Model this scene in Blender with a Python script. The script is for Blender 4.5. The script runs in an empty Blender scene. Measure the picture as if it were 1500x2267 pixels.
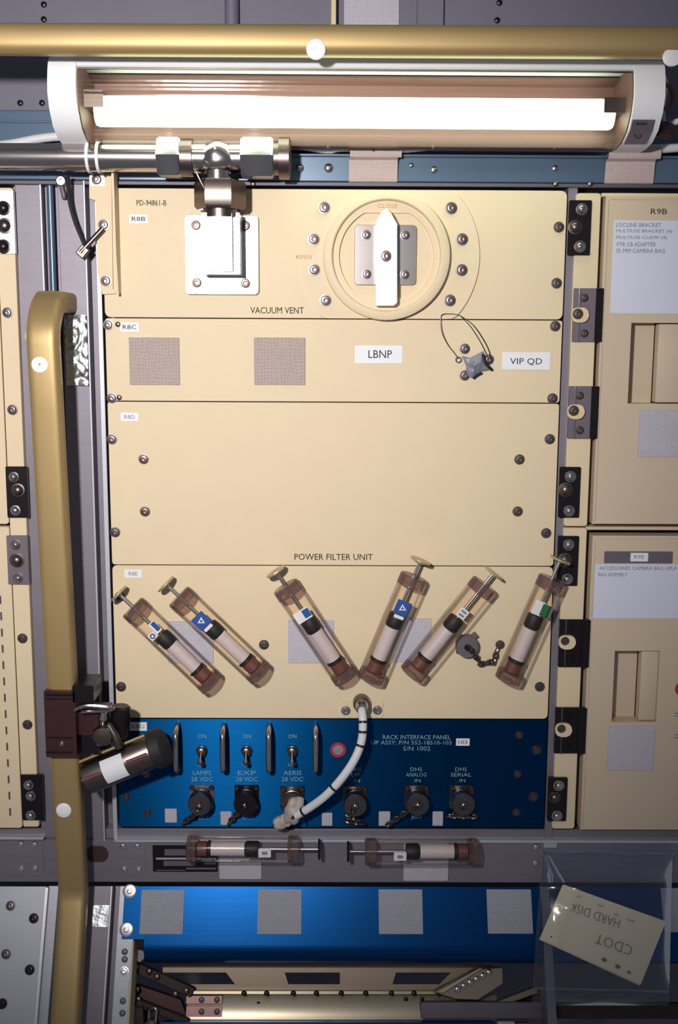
import bpy, bmesh, math, random
from mathutils import Vector, Matrix, noise
random.seed(7)
SC = bpy.context.scene
COL = SC.collection
# ------------------------------------------------------------------ camera
F = 2400.0                      # focal length in pixels of the 1500 x 2267 frame
D = 1.1627                      # distance from the rack face (19 inch panels give the scale)
PITCH, ROLL, YAW = math.radians(9.188), math.radians(-0.2925), math.radians(0.400)
cx_ = Matrix(((1,0,0),(0,math.cos(PITCH),math.sin(PITCH)),(0,-math.sin(PITCH),math.cos(PITCH))))
cz_ = Matrix(((math.cos(YAW),math.sin(YAW),0),(-math.sin(YAW),math.cos(YAW),0),(0,0,1)))
cr_ = Matrix(((math.cos(ROLL),0,math.sin(ROLL)),(0,1,0),(-math.sin(ROLL),0,math.cos(ROLL))))
RM = cz_ @ cx_ @ cr_
CAM = Vector((0, -D, 0))
cam_d = bpy.data.cameras.new('camera'); cam = bpy.data.objects.new('camera', cam_d); COL.objects.link(cam)
cam_d.sensor_fit = 'VERTICAL'; cam_d.sensor_height = 36.0; cam_d.lens = 36.0*F/2267.0
cam_d.clip_start = 0.02; cam_d.clip_end = 50
rt, fw, up = RM @ Vector((1,0,0)), RM @ Vector((0,1,0)), RM @ Vector((0,0,1))
m3 = Matrix((rt, up, -fw)).transposed()
cam.matrix_world = Matrix.Translation(CAM) @ m3.to_4x4()
SC.camera = cam
# ------------------------------------------------------------------ light
SC.view_settings.view_transform = 'Standard'; SC.view_settings.look = 'None'
SC.view_settings.gamma = 1.0; SC.view_settings.use_curve_mapping = False
SC.view_settings.exposure = 0.15
W = bpy.data.worlds.new('cabin'); SC.world = W; W.use_nodes = True
bg = W.node_tree.nodes['Background']; bg.inputs[0].default_value = (0.80,0.86,1.0,1); bg.inputs[1].default_value = 0.13
# the photographer's flash gun, on a bracket beside the lens
fl_d = bpy.data.lights.new('camera_flash_offscreen', 'SPOT'); fl = bpy.data.objects.new('camera_flash_offscreen', fl_d); COL.objects.link(fl)
fl.location = (-0.24, -D+0.02, 0.17)
fl_d.energy = 56; fl_d.shadow_soft_size = 0.03; fl_d.spot_size = math.radians(76); fl_d.spot_blend = 1.0
fl_d.color = (1.0, 0.95, 0.90)
fl.rotation_euler = (Vector((-0.17, 0.0, 0.0)) - fl.location).to_track_quat('-Z','Y').to_euler()
# ------------------------------------------------------------------ frames
def ray(px, py): return RM @ Vector(((px-750.0)/F, 1.0, -(py-1133.5)/F))
class Frame:
    def __init__(s, M): s.M = M; s.Mi = M.inverted(); s.o = s.Mi @ CAM; s.R = s.Mi.to_3x3()
    def P(s, px, py, d=0.0):
        r = s.R @ ray(px, py); t = (-d - s.o.y)/r.y
        return (s.o.x + r.x*t, s.o.z + r.z*t)
    def X(s, px, py, d=0.0): return s.P(px, py, d)[0]
    def Z(s, py, d=0.0, px=740): return s.P(px, py, d)[1]
    def rect(s, x0, y0, x1, y1, d=0.0):
        a, b, c, e = s.P(x0,y0,d), s.P(x1,y0,d), s.P(x0,y1,d), s.P(x1,y1,d)
        return ((a[0]+c[0])/2, (b[0]+e[0])/2, (c[1]+e[1])/2, (a[1]+b[1])/2)
    def k(s, px, py, d=0.0): return abs(s.P(px+1,py,d)[0]-s.P(px,py,d)[0])
    def V(s, px, py, d=0.0): x, z = s.P(px,py,d); return Vector((x, d, z))
    def L(s, w): v = s.Mi @ w; return Vector((v.x, -v.y, v.z))   # world -> (x, d, z)
    def G(s, v): return s.M @ Vector((v[0], -v[1], v[2]))        # (x, d, z) -> world
U = Frame(Matrix.Identity(4))
KINK = math.radians(28.0)
ZK = U.Z(1958)
LO = Frame(Matrix.Translation((0,0,ZK)) @ Matrix.Rotation(-KINK, 4, 'X'))
# ------------------------------------------------------------------ materials
def lin(h):
    if isinstance(h, (tuple, list)): c = [v/255.0 for v in h]
    else: c = [int(h[i:i+2],16)/255.0 for i in (0,2,4)]
    return tuple((v/12.92 if v <= 0.04045 else ((v+0.055)/1.055)**2.4) for v in c) + (1.0,)
def mat(name, col, metal=0.0, rough=0.5, var=0.06, vscale=60.0, bump=0.0, bscale=900.0, aniso=0.0, spec=0.5, coat=0.0):
    m = bpy.data.materials.new(name); m.use_nodes = True; nt = m.node_tree; N = nt.nodes; Lk = nt.links
    b = N['Principled BSDF']; c = lin(col)
    b.inputs['Metallic'].default_value = metal; b.inputs['Roughness'].default_value = rough
    b.inputs['Specular IOR Level'].default_value = spec; b.inputs['Coat Weight'].default_value = coat
    tc = N.new('ShaderNodeTexCoord'); nz = N.new('ShaderNodeTexNoise'); nz.inputs['Scale'].default_value = vscale
    nz.inputs['Detail'].default_value = 5; Lk.new(tc.outputs['Object'], nz.inputs['Vector'])
    mx = N.new('ShaderNodeMix'); mx.data_type = 'RGBA'
    mx.inputs['A'].default_value = tuple(v*(1-var) for v in c[:3])+(1,); mx.inputs['B'].default_value = tuple(min(1,v*(1+var)) for v in c[:3])+(1,)
    Lk.new(nz.outputs['Fac'], mx.inputs['Factor']); Lk.new(mx.outputs['Result'], b.inputs['Base Color'])
    if bump:
        n2 = N.new('ShaderNodeTexNoise'); n2.inputs['Scale'].default_value = bscale; n2.inputs['Detail'].default_value = 3
        Lk.new(tc.outputs['Object'], n2.inputs['Vector'])
        bp = N.new('ShaderNodeBump'); bp.inputs['Strength'].default_value = bump; bp.inputs['Distance'].default_value = 0.001
        Lk.new(n2.outputs['Fac'], bp.inputs['Height']); Lk.new(bp.outputs['Normal'], b.inputs['Normal'])
    if aniso:
        b.inputs['Anisotropic'].default_value = aniso
        tg = N.new('ShaderNodeTangent'); tg.direction_type = 'RADIAL'; tg.axis = 'Z'
        Lk.new(tg.outputs['Tangent'], b.inputs['Tangent'])
    return m
def brushed(name, col, metal, rough, stretch=(4,60,900), var=0.12, aniso=0.7, bump=0.15):
    m = mat(name, col, metal, rough, var, 1.0, 0, 1, 0)
    N = m.node_tree.nodes; Lk = m.node_tree.links; nz = [n for n in N if n.type == 'TEX_NOISE'][0]
    tc = [n for n in N if n.type == 'TEX_COORD'][0]; b = N['Principled BSDF']
    mp = N.new('ShaderNodeMapping'); mp.inputs['Scale'].default_value = stretch
    Lk.new(tc.outputs['Object'], mp.inputs['Vector']); Lk.new(mp.outputs['Vector'], nz.inputs['Vector'])
    bp = N.new('ShaderNodeBump'); bp.inputs['Strength'].default_value = bump; bp.inputs['Distance'].default_value = 0.0004
    Lk.new(nz.outputs['Fac'], bp.inputs['Height']); Lk.new(bp.outputs['Normal'], b.inputs['Normal'])
    if aniso:
        b.inputs['Anisotropic'].default_value = aniso
        cv = N.new('ShaderNodeCombineXYZ'); cv.inputs[2].default_value = 1.0
        vt = N.new('ShaderNodeVectorTransform'); vt.vector_type = 'VECTOR'; vt.convert_from = 'OBJECT'; vt.convert_to = 'WORLD'
        Lk.new(cv.outputs[0], vt.inputs[0]); Lk.new(vt.outputs[0], b.inputs['Tangent'])
    return m
def clear(name, tint, gloss=1.0, rough=0.05, haze=0.0, hazecol='ffffff', wave=0.0, ior=1.45, fs=1.0):
    m = bpy.data.materials.new(name); m.use_nodes = True; nt = m.node_tree; N = nt.nodes; Lk = nt.links
    for n in list(N): N.remove(n)
    out = N.new('ShaderNodeOutputMaterial'); tr = N.new('ShaderNodeBsdfTransparent'); tr.inputs[0].default_value = lin(tint)
    gl = N.new('ShaderNodeBsdfGlossy'); gl.inputs['Roughness'].default_value = rough; gl.inputs[0].default_value = (gloss,gloss,gloss,1)
    fr = N.new('ShaderNodeFresnel'); fr.inputs[0].default_value = ior
    mx = N.new('ShaderNodeMixShader'); sc_ = N.new('ShaderNodeMath'); sc_.operation = 'MULTIPLY'; sc_.inputs[1].default_value = fs
    Lk.new(fr.outputs[0], sc_.inputs[0]); Lk.new(sc_.outputs[0], mx.inputs[0]); Lk.new(gl.outputs[0], mx.inputs[2])
    src = tr
    if haze:
        df = N.new('ShaderNodeBsdfDiffuse'); df.inputs[0].default_value = lin(hazecol)
        m2 = N.new('ShaderNodeMixShader'); m2.inputs[0].default_value = haze
        Lk.new(tr.outputs[0], m2.inputs[1]); Lk.new(df.outputs[0], m2.inputs[2]); src = m2
    Lk.new(src.outputs[0], mx.inputs[1])
    tc = N.new('ShaderNodeTexCoord'); nz = N.new('ShaderNodeTexNoise'); nz.inputs['Scale'].default_value = wave if wave else 40
    Lk.new(tc.outputs['Object'], nz.inputs['Vector'])
    bp = N.new('ShaderNodeBump'); bp.inputs['Strength'].default_value = 0.5 if wave else 0.05; bp.inputs['Distance'].default_value = 0.004
    Lk.new(nz.outputs['Fac'], bp.inputs['Height']); Lk.new(bp.outputs[0], gl.inputs['Normal'])
    Lk.new(mx.outputs[0], out.inputs[0]); return m
def emit(name, col, s):
    m = bpy.data.materials.new(name); m.use_nodes = True; b = m.node_tree.nodes['Principled BSDF']
    b.inputs['Base Color'].default_value = (.9,.9,.9,1); b.inputs['Emission Color'].default_value = lin(col); b.inputs['Emission Strength'].default_value = s
    return m
def woven(name, col, scale=700.0, var=0.08):
    m = mat(name, col, 0, 0.95, 0.08, 120, 0, 1, spec=0.1); nt = m.node_tree; N = nt.nodes; Lk = nt.links; b = N['Principled BSDF']
    tc = [n for n in N if n.type == 'TEX_COORD'][0]
    bp = N.new('ShaderNodeBump'); bp.inputs['Strength'].default_value = 0.8; bp.inputs['Distance'].default_value = 0.0008
    nz = N.new('ShaderNodeTexNoise'); nz.inputs['Scale'].default_value = scale; nz.inputs['Detail'].default_value = 6; nz.inputs['Roughness'].default_value = 0.8
    Lk.new(tc.outputs['Object'], nz.inputs['Vector']); Lk.new(nz.outputs['Fac'], bp.inputs['Height']); Lk.new(bp.outputs[0], b.inputs['Normal'])
    old = [n for n in N if n.type == 'MIX'][0]; prev = old.outputs['Result']
    for ax in ('X','Z'):
        wv = N.new('ShaderNodeTexWave'); wv.bands_direction = ax; wv.inputs['Scale'].default_value = 90; wv.inputs['Distortion'].default_value = 6; wv.inputs['Detail'].default_value = 2
        Lk.new(tc.outputs['Object'], wv.inputs['Vector'])
        mm = N.new('ShaderNodeMix'); mm.data_type = 'RGBA'; mm.blend_type = 'MULTIPLY'; mm.inputs['Factor'].default_value = var*.8
        Lk.new(prev, mm.inputs['A']); Lk.new(wv.outputs['Color'], mm.inputs['B']); prev = mm.outputs['Result']
    Lk.new(prev, b.inputs['Base Color'])
    return m
M = {}
M['cream']   = mat('cream_paint', (216,198,168), 0, 0.55, 0.035, 25, 0.05, 1500, spec=0.3)
M['cream_r'] = mat('beige_paint', (200,182,160), 0, 0.55, 0.05, 14, 0.05, 1500, spec=0.3)
M['grey']    = brushed('grey_anodised_aluminium', (128,122,134), 0.35, 0.5, (30,30,200), 0.10, 0.0, 0.1)
M['greyd']   = mat('dark_grey_frame_paint', (84,80,92), 0.2, 0.5, 0.1, 40)
M['greyl']   = brushed('pale_aluminium', (184,186,198), 0.35, 0.45, (30,30,300), 0.08, 0.0, 0.08)
M['wall']    = mat('grey_wall_paint', (106,104,120), 0.1, 0.6, 0.08, 20, 0.05, 600)
M['beam']    = mat('blue_grey_beam_paint', (84,104,128), 0.25, 0.28, 0.08, 16, coat=0.3)
M['brown']   = mat('dark_brown_interior', (58,40,38), 0.1, 0.6, 0.3, 40)
M['gold']    = mat('gold_anodised_rail', (166,142,98), 0.5, 0.48, 0.05, 30, 0.03, 900)
M['hwhite']  = mat('glossy_white_handle', (250,250,252), 0, 0.25, 0.01, 30, coat=0.5)
M['white']   = mat('white_enamel', (212,214,224), 0, 0.4, 0.03, 30)
M['plastic'] = mat('white_plastic', (228,228,234), 0, 0.5, 0.03, 30)
M['steel']   = mat('bright_steel', (190,186,188), 1.0, 0.28, 0.08, 80)
M['chrome']  = mat('polished_steel', (200,192,192), 1.0, 0.2, 0.06, 60)
M['plate']   = mat('satin_aluminium_plate', (225,224,230), 1.0, 0.33, 0.05, 90)
M['dsteel']  = mat('dark_steel', (122,110,106), 1.0, 0.34, 0.15, 120)
M['screw']   = mat('grey_screw_steel', (112,104,108), 1.0, 0.38, 0.1, 200)
M['black']   = mat('black_anodised_metal', (36,30,34), 0.5, 0.30, 0.15, 80)
M['blackr']  = mat('black_rubber', (26,24,28), 0, 0.6, 0.1, 80)
M['maroon']  = mat('dark_maroon_anodised', (74,46,48), 0.5, 0.35, 0.1, 60)
M['hinge']   = mat('grey_hinge_metal', (120,110,122), 0.5, 0.45, 0.1, 80)
M['blue']    = brushed('blue_brushed_anodised', (2,66,116), 0.97, 0.42, (6,60,700), 0.16, 0.95, 0.12)
M['bluel']   = brushed('light_blue_anodised', (12,68,126), 0.95, 0.38, (6,60,500), 0.10, 0.5, 0.1)
M['velcro']  = woven('white_velcro', (196,192,204))
M['velcrog'] = woven('grey_velcro', (178,180,192))
M['velcrop'] = woven('mauve_velcro', (188,172,168), 500, 0.16)
M['strap']   = woven('pale_woven_strap', (196,178,176), 400)
M['paper']   = mat('white_paper', (204,206,226), 0, 0.8, 0.02, 30)
M['sticker'] = mat('white_sticker', (222,224,232), 0, 0.5, 0.02, 30)
M['ink']     = mat('dark_ink', (38,44,40), 0, 0.8, 0.1, 100)
M['inkt']    = mat('tan_ink', (196,158,104), 0, 0.8, 0.1, 100)
M['inkw']    = mat('pale_ink', (128,160,178), 0, 0.7, 0.1, 100)
M['inkg']    = mat('grey_ink', (120,132,138), 0, 0.8, 0.1, 100)
M['inkb']    = mat('pencil_ink', (118,116,108), 0, 0.8, 0.1, 100)
M['card']    = mat('manila_card', (238,220,190), 0, 0.75, 0.05, 20, 0.1, 300)
M['foil']    = mat('crinkled_foil', (190,196,200), 1.0, 0.3, 0.1, 60, 1.0, 90)
M['tape']    = mat('crumpled_grey_tape', (176,166,158), 0.15, 0.6, 0.15, 90, 0.6, 260)
M['taped']   = mat('silver_tape', (140,140,158), 0.3, 0.55, 0.12, 90, 0.5, 260)
M['cablew']  = mat('white_cable_jacket', (208,208,214), 0, 0.45, 0.05, 60)
M['cableb']  = mat('black_cable_jacket', (30,26,26), 0, 0.5, 0.1, 60)
M['tan']     = mat('tan_nylon', (214,190,152), 0, 0.5, 0.08, 60)
M['red']     = mat('red_enamel', (170,40,60), 0, 0.5, 0.08, 60)
M['wine']    = mat('dark_red_rubber', (104,62,58), 0, 0.5, 0.15, 60)
M['bluesk']  = mat('blue_print', (28,78,158), 0, 0.5, 0.08, 60)
M['greensk'] = mat('green_print', (28,104,60), 0, 0.5, 0.08, 60)
M['pink']    = mat('pink_anodised_plate', (206,160,158), 0.5, 0.4, 0.1, 60)
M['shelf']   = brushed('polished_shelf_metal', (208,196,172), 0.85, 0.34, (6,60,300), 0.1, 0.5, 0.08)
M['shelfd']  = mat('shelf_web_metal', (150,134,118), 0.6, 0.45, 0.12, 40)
M['refl']    = brushed('lamp_reflector', (112,80,76), 0.1, 0.5, (6,60,900), 0.25, 0.0, 0.1)
M['acryl']   = clear('clear_acrylic', (255,251,248), 0.9, 0.06, 0.0, ior=1.25, fs=0.62)
M['acrylb']  = clear('brown_tinted_acrylic', (232,218,216), 1.0, 0.08, 0.22, (142,122,120), ior=1.3, fs=0.8)
M['diffus']  = clear('ribbed_lamp_cover', (246,246,240), 0.5, 0.15, 0.0)
M['bagp']    = clear('polythene', (240,243,248), 1.0, 0.10, 0.012, (200,205,215), 22.0, 1.5, 0.7)
M['tube']    = emit('fluorescent_glow', (236,255,226), 5.0)
# ------------------------------------------------------------------ mesh builder
class B:
    def __init__(s): s.bm = bmesh.new()
    def _add(s, t, bev=0.0, seg=1):
        if bev > 0:
            bmesh.ops.bevel(t, geom=t.edges[:], offset=bev, segments=seg, profile=0.5, affect='EDGES', clamp_overlap=True)
        bmesh.ops.recalc_face_normals(t, faces=t.faces[:])
        me = bpy.data.meshes.new('tmp'); t.to_mesh(me); t.free(); s.bm.from_mesh(me); bpy.data.meshes.remove(me); return s
    def prism(s, pts, d0, d1, bev=0.0, seg=1):
        t = bmesh.new(); a = [t.verts.new((x,-d0,z)) for x,z in pts]; b = [t.verts.new((x,-d1,z)) for x,z in pts]; n = len(pts)
        t.faces.new(a); t.faces.new(b[::-1])
        for i in range(n): t.faces.new((a[i],b[i],b[(i+1)%n],a[(i+1)%n]))
        return s._add(t, bev, seg)
    def box(s, x0, x1, z0, z1, d0, d1, bev=0.0, seg=1): return s.prism([(x0,z0),(x1,z0),(x1,z1),(x0,z1)], d0, d1, bev, seg)
    def rbox(s, x0, x1, z0, z1, d0, d1, r, n=4, bev=0.0):
        pts = []
        for cx,cz,a0 in ((x1-r,z1-r,0),(x0+r,z1-r,90),(x0+r,z0+r,180),(x1-r,z0+r,270)):
            for i in range(n+1):
                a = math.radians(a0+90*i/n); pts.append((cx+r*math.cos(a), cz+r*math.sin(a)))
        return s.prism(pts, d0, d1, bev)
    def obox(s, c, ax, w, h, d0, d1, bev=0.0):
        a = Vector((math.cos(ax), math.sin(ax))); b = Vector((-a.y, a.x)); c = Vector(c)
        return s.prism([tuple(c+a*i*w/2+b*j*h/2) for i,j in ((-1,-1),(1,-1),(1,1),(-1,1))], d0, d1, bev)
    def lathe(s, x, z, prof, seg=20, cap=True):
        t = bmesh.new(); rings = []
        for r,d in prof:
            rings.append([t.verts.new((x+r*math.cos(2*math.pi*i/seg), -d, z+r*math.sin(2*math.pi*i/seg))) for i in range(seg)] if r > 1e-7 else [t.verts.new((x,-d,z))])
        for p,q in zip(rings, rings[1:]):
            for i in range(seg):
                j = (i+1)%seg
                if len(p) == 1: t.faces.new((p[0],q[i],q[j]))
                elif len(q) == 1: t.faces.new((p[i],p[j],q[0]))
                else: t.faces.new((p[i],p[j],q[j],q[i]))
        if cap:
            if len(rings[0]) > 1: t.faces.new(rings[0])
            if len(rings[-1]) > 1: t.faces.new(rings[-1])
        return s._add(t)
    def cyl(s, x, z, d0, d1, r, r2=None, seg=20): return s.lathe(x, z, [(r,d0),(r if r2 is None else r2,d1)], seg)
    def axis(s, p, q, prof, seg=20, cap=True, spin=0.0):
        # lathe about the line p->q, prof = [(t metres from p, r)]; p, q as (x, d, z)
        p = Vector((p[0],-p[1],p[2])); q = Vector((q[0],-q[1],q[2])); a = (q-p).normalized()
        u = a.cross(Vector((0,0,1))); u = (a.cross(Vector((1,0,0))) if u.length < 1e-3 else u).normalized(); v = a.cross(u)
        t = bmesh.new(); rings = []
        for h,r in prof:
            rings.append([t.verts.new(p+a*h+(u*math.cos(spin+2*math.pi*i/seg)+v*math.sin(spin+2*math.pi*i/seg))*r) for i in range(seg)] if r > 1e-7 else [t.verts.new(p+a*h)])
        for g,k in zip(rings, rings[1:]):
            for i in range(seg):
                j = (i+1)%seg
                if len(g) == 1: t.faces.new((g[0],k[i],k[j]))
                elif len(k) == 1: t.faces.new((g[i],g[j],k[0]))
                else: t.faces.new((g[i],g[j],k[j],k[i]))
        if cap:
            if len(rings[0]) > 1: t.faces.new(rings[0])
            if len(rings[-1]) > 1: t.faces.new(rings[-1])
        return s._add(t)
    def rod(s, p, q, r, seg=12, r2=None, spin=0.0):
        L_ = (Vector(q)-Vector(p)).length
        return s.axis(p, q, [(0,r),(L_, r if r2 is None else r2)], seg, True, spin)
    def hexa(s, p, q, r, spin=0.0):
        L_ = (Vector(q)-Vector(p)).length; c = min(L_*0.12, r*0.12)
        return s.axis(p, q, [(0,r*0.9),(c,r),(L_-c,r),(L_,r*0.9)], 6, True, spin)
    def tube(s, path, r, seg=8, smooth=6):
        pts = [Vector((p[0],-p[1],p[2])) for p in path]
        if smooth and len(pts) > 2:
            o = []
            for i in range(len(pts)-1):
                p0,p1,p2,p3 = pts[max(i-1,0)],pts[i],pts[i+1],pts[min(i+2,len(pts)-1)]
                for k in range(smooth):
                    t_ = k/smooth; o.append(0.5*((2*p1)+(p2-p0)*t_+(2*p0-5*p1+4*p2-p3)*t_**2+(3*p1-p0-3*p2+p3)*t_**3))
            o.append(pts[-1]); pts = o
        t = bmesh.new(); rings = []; u = None
        for i,p in enumerate(pts):
            a = (pts[min(i+1,len(pts)-1)]-pts[max(i-1,0)]).normalized()
            if u is None:
                u = a.cross(Vector((0,0,1))); u = (a.cross(Vector((1,0,0))) if u.length < 1e-3 else u).normalized()
            else: u = (u-a*u.dot(a)).normalized()
            v = a.cross(u); rr = r[i*len(r)//len(pts)] if isinstance(r, list) else r
            rings.append([t.verts.new(p+(u*math.cos(2*math.pi*k/seg)+v*math.sin(2*math.pi*k/seg))*rr) for k in range(seg)])
        for g,k in zip(rings, rings[1:]):
            for i in range(seg): t.faces.new((g[i],g[(i+1)%seg],k[(i+1)%seg],k[i]))
        t.faces.new(rings[0]); t.faces.new(rings[-1]); return s._add(t)
    def sweep(s, path, sec, n1):
        # path (x,d,z); section (u,v): u along n1, v along tangent x n1
        pts = [Vector((p[0],-p[1],p[2])) for p in path]; n1 = Vector(n1); t = bmesh.new(); rings = []
        for i,p in enumerate(pts):
            a = (pts[min(i+1,len(pts)-1)]-pts[max(i-1,0)]).normalized(); n2 = a.cross(n1).normalized()
            rings.append([t.verts.new(p+n1*q[0]+n2*q[1]) for q in sec])
        n = len(sec)
        for g,k in zip(rings, rings[1:]):
            for i in range(n): t.faces.new((g[i],g[(i+1)%n],k[(i+1)%n],k[i]))
        t.faces.new(rings[0]); t.faces.new(rings[-1]); return s._add(t)
    def xprof(s, x0, x1, prof, closed=True):
        # extrude a (d,z) profile along x
        t = bmesh.new(); a = [t.verts.new((x0,-d,z)) for d,z in prof]; b = [t.verts.new((x1,-d,z)) for d,z in prof]; n = len(prof)
        for i in range(n if closed else n-1): t.faces.new((a[i],b[i],b[(i+1)%n],a[(i+1)%n]))
        if closed: t.faces.new(a); t.faces.new(b[::-1])
        return s._add(t)
    def grid(s, fn, nu, nv, thick=0.0):
        t = bmesh.new(); g = [[t.verts.new((lambda q: (q[0],-q[1],q[2]))(fn(i/nu,j/nv))) for j in range(nv+1)] for i in range(nu+1)]
        for i in range(nu):
            for j in range(nv): t.faces.new((g[i][j],g[i+1][j],g[i+1][j+1],g[i][j+1]))
        if thick:
            bmesh.ops.recalc_face_normals(t, faces=t.faces[:]); bmesh.ops.solidify(t, geom=t.faces[:], thickness=thick)
        return s._add(t)
    def lump(s, c, rx, rd, rz, amp=0.35, freq=2.2, seed=0, sub=3, rot=0.0):
        t = bmesh.new(); bmesh.ops.create_icosphere(t, subdivisions=sub, radius=1.0)
        for v in t.verts:
            n_ = v.co.normalized(); k = 1+amp*noise.noise(n_*freq+Vector((seed*3.1,seed*1.7,seed)))
            x, y, z = n_.x*k*rx, n_.y*k*rd, n_.z*k*rz
            v.co = (c[0]+x*math.cos(rot)-z*math.sin(rot), -c[1]+y, c[2]+x*math.sin(rot)+z*math.cos(rot))
        return s._add(t)
    def dome(s, x, z, d, r, h, seg=12): return s.lathe(x, z, [(r,d),(r,d+h*0.25),(r*0.8,d+h*0.75),(r*0.4,d+h*0.97),(0,d+h)], seg)
    def mesh(s, name, off=Vector((0,0,0)), flat=False):
        for v in s.bm.verts: v.co -= off
        me = bpy.data.meshes.new(name); s.bm.to_mesh(me); s.bm.free()
        if not flat:
            me.polygons.foreach_set('use_smooth', [True]*len(me.polygons)); me.set_sharp_from_angle(angle=math.radians(38))
        return me
OFF = {}; FR = {}
def top(o, fr, off, label, cat, group=None):
    o.matrix_world = fr.M @ Matrix.Translation(off); OFF[o.name] = Vector(off); FR[o.name] = fr
    if label: o['label'] = label; o['category'] = cat
    if group: o['group'] = group
    return o
def thing(name, label, cat, at, fr=U, group=None):
    """an Empty at the thing's base; at = (x, d, z) in the frame's own axes"""
    o = bpy.data.objects.new(name, None); COL.objects.link(o); o.empty_display_size = 0.01
    return top(o, fr, Vector((at[0],-at[1],at[2])), label, cat, group)
def solo(name, b, m, label, cat, at, fr=U, group=None, flat=False):
    off = Vector((at[0],-at[1],at[2])); o = bpy.data.objects.new(name, b.mesh(name, off, flat)); COL.objects.link(o)
    o.data.materials.append(M[m]); return top(o, fr, off, label, cat, group)
def struct(name, b, m, at, fr=U):
    o = solo(name, b, m, None, None, at, fr); o['kind'] = 'structure'; return o
def rootof(p):
    while p.parent: p = p.parent
    return p
def part(name, b, m, parent, label=None, flat=False):
    """a mesh given in the frame's axes, parented to a thing or to a part of it"""
    r = rootof(parent); off = OFF[r.name]
    o = bpy.data.objects.new(name, b.mesh(name, off, flat)); COL.objects.link(o); o.data.materials.append(M[m]); o.parent = parent
    if label: o['label'] = label
    return o
SH = {}
def shared(name, key, make, m, parent, x, d, z, rot=0.0, scale=1.0):
    """a small repeated part (screw, rivet, bolt) sharing one mesh"""
    if key not in SH:
        me = make().mesh(name); me.materials.append(M[m]); SH[key] = me
    r = rootof(parent); o = bpy.data.objects.new(name, SH[key]); COL.objects.link(o); o.parent = parent
    o.location = Vector((x,-d,z)) - OFF[r.name]; o.rotation_euler = (0,rot,0); o.scale = (scale,)*3
    return o
def mk_screw():
    b = B(); b.lathe(0,0,[(.0056,0),(.0056,.0009),(.0044,.0010),(.0043,.0024),(.0036,.0032),(.0021,.0034),(.0019,.0016),(0,.0013)],14,False); return b
def mk_cap():
    b = B(); b.lathe(0,0,[(.0046,0),(.0046,.003),(.0040,.0038),(.0024,.0038),(.0022,.0016),(0,.0014)],12,False); return b
def mk_rivet(): return B().dome(0,0,0,.0030,.0022,10)
def mk_bolt():
    b = B(); b.lathe(0,0,[(.0062,0),(.0062,.0008),(.0048,.0010),(.0046,.0022),(.0036,.0040),(.0018,.0048),(0,.0050)],14); return b
def screw(parent, px, py, d=0.0, fr=U, s=1.0, m='screw'):
    x,z = fr.P(px,py,d); return shared('screw', 'screw'+m, mk_screw, m, parent, x, d, z, random.uniform(0,6), s)
def rivet(parent, px, py, d=0.0, fr=U, s=1.0, m='plate', name='rivet'):
    x,z = fr.P(px,py,d); return shared(name, name+m, mk_rivet, m, parent, x, d, z, 0, s)
def text(parent, s, px, py, wpx, hpx, m='ink', d=0.0004, fr=U, rot=0.0, name='lettering', lines=1.0, thin=0.0):
    """flat lettering, wpx x hpx pixels, centred on the pixel"""
    c = bpy.data.curves.new('t','FONT'); c.body = s; c.align_x = 'CENTER' if '\n' in s and lines != 'L' else 'LEFT'; c.resolution_u = 2; c.offset = -thin
    o = bpy.data.objects.new('t', c); me = bpy.data.meshes.new_from_object(o); bpy.data.objects.remove(o); bpy.data.curves.remove(c)
    xs = [v.co.x for v in me.vertices]; ys = [v.co.y for v in me.vertices]
    x0,x1,y0,y1 = min(xs),max(xs),min(ys),max(ys); k = fr.k(px,py,d); cx,cz = fr.P(px,py,d); ca,sa = math.cos(rot),math.sin(rot)
    off = OFF[rootof(parent).name]
    for v in me.vertices:
        a = ((v.co.x-x0)/(x1-x0)-.5)*wpx*k; b = ((v.co.y-y0)/(y1-y0)-.5)*hpx*k
        v.co = Vector((cx+a*ca-b*sa, -d, cz+a*sa+b*ca)) - off
    me.name = name; me.materials.append(M[m]); t = bpy.data.objects.new(name, me); COL.objects.link(t); t.parent = parent
    return t
def patch(name, m, parent, x0, y0, x1, y1, d0, d1, fr=U, r=0.0008, label=None):
    xa,xb,za,zb = fr.rect(x0,y0,x1,y1,d1); return part(name, B().rbox(xa,xb,za,zb,d0,d1,r,3), m, parent, label)
# ------------------------------------------------------------------ the setting
XL, XR = U.X(232,700), U.X(1245,700)            # edges of the 19 inch panels
FARL, FARR = -0.62, 0.66
ZT = U.Z(418)
b = B().box(FARL-.1, FARR+.1, ZK-.03, U.Z(-260,-.05), -.075, -.05)
wb = struct('wall_back', b, 'wall', (0,-.05,.2))
b = B().box(FARL-.1, FARR+.1, -.75, .02, -.47, -.45).box(FARL-.1, FARR+.1, .0, .02, -.45, -.06)   # open bay: back set deep to darken it, unseen top slab added against light
wl = struct('wall_lower', b, 'wall', (0,-.45,-.15), LO)
for px,py in ((97,10),(97,43),(45,228),(93,228),(1105,6),(1100,45)): rivet(wb, px, py, -.05, s=1.1, m='black')
xa,xb,za,zb = U.rect(497,-200,530,52,-.04)
part('conduit', B().rod((U.X(513,20,-.045),-.045,za-.01),(U.X(513,20,-.045),-.045,zb),.0075), 'wall', wb)
xa,xb,za,zb = U.rect(733,-200,744,52,-.04); part('edge_strip', B().box(xa,xb,za-.01,zb,-.05,-.035,.0005), 'tan', wb)
xa,xb,za,zb = U.rect(762,-200,885,52,-.04); part('velcro_patch', B().rbox(xa,xb,za-.012,zb,-.05,-.048,.001), 'velcro', wb)
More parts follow.
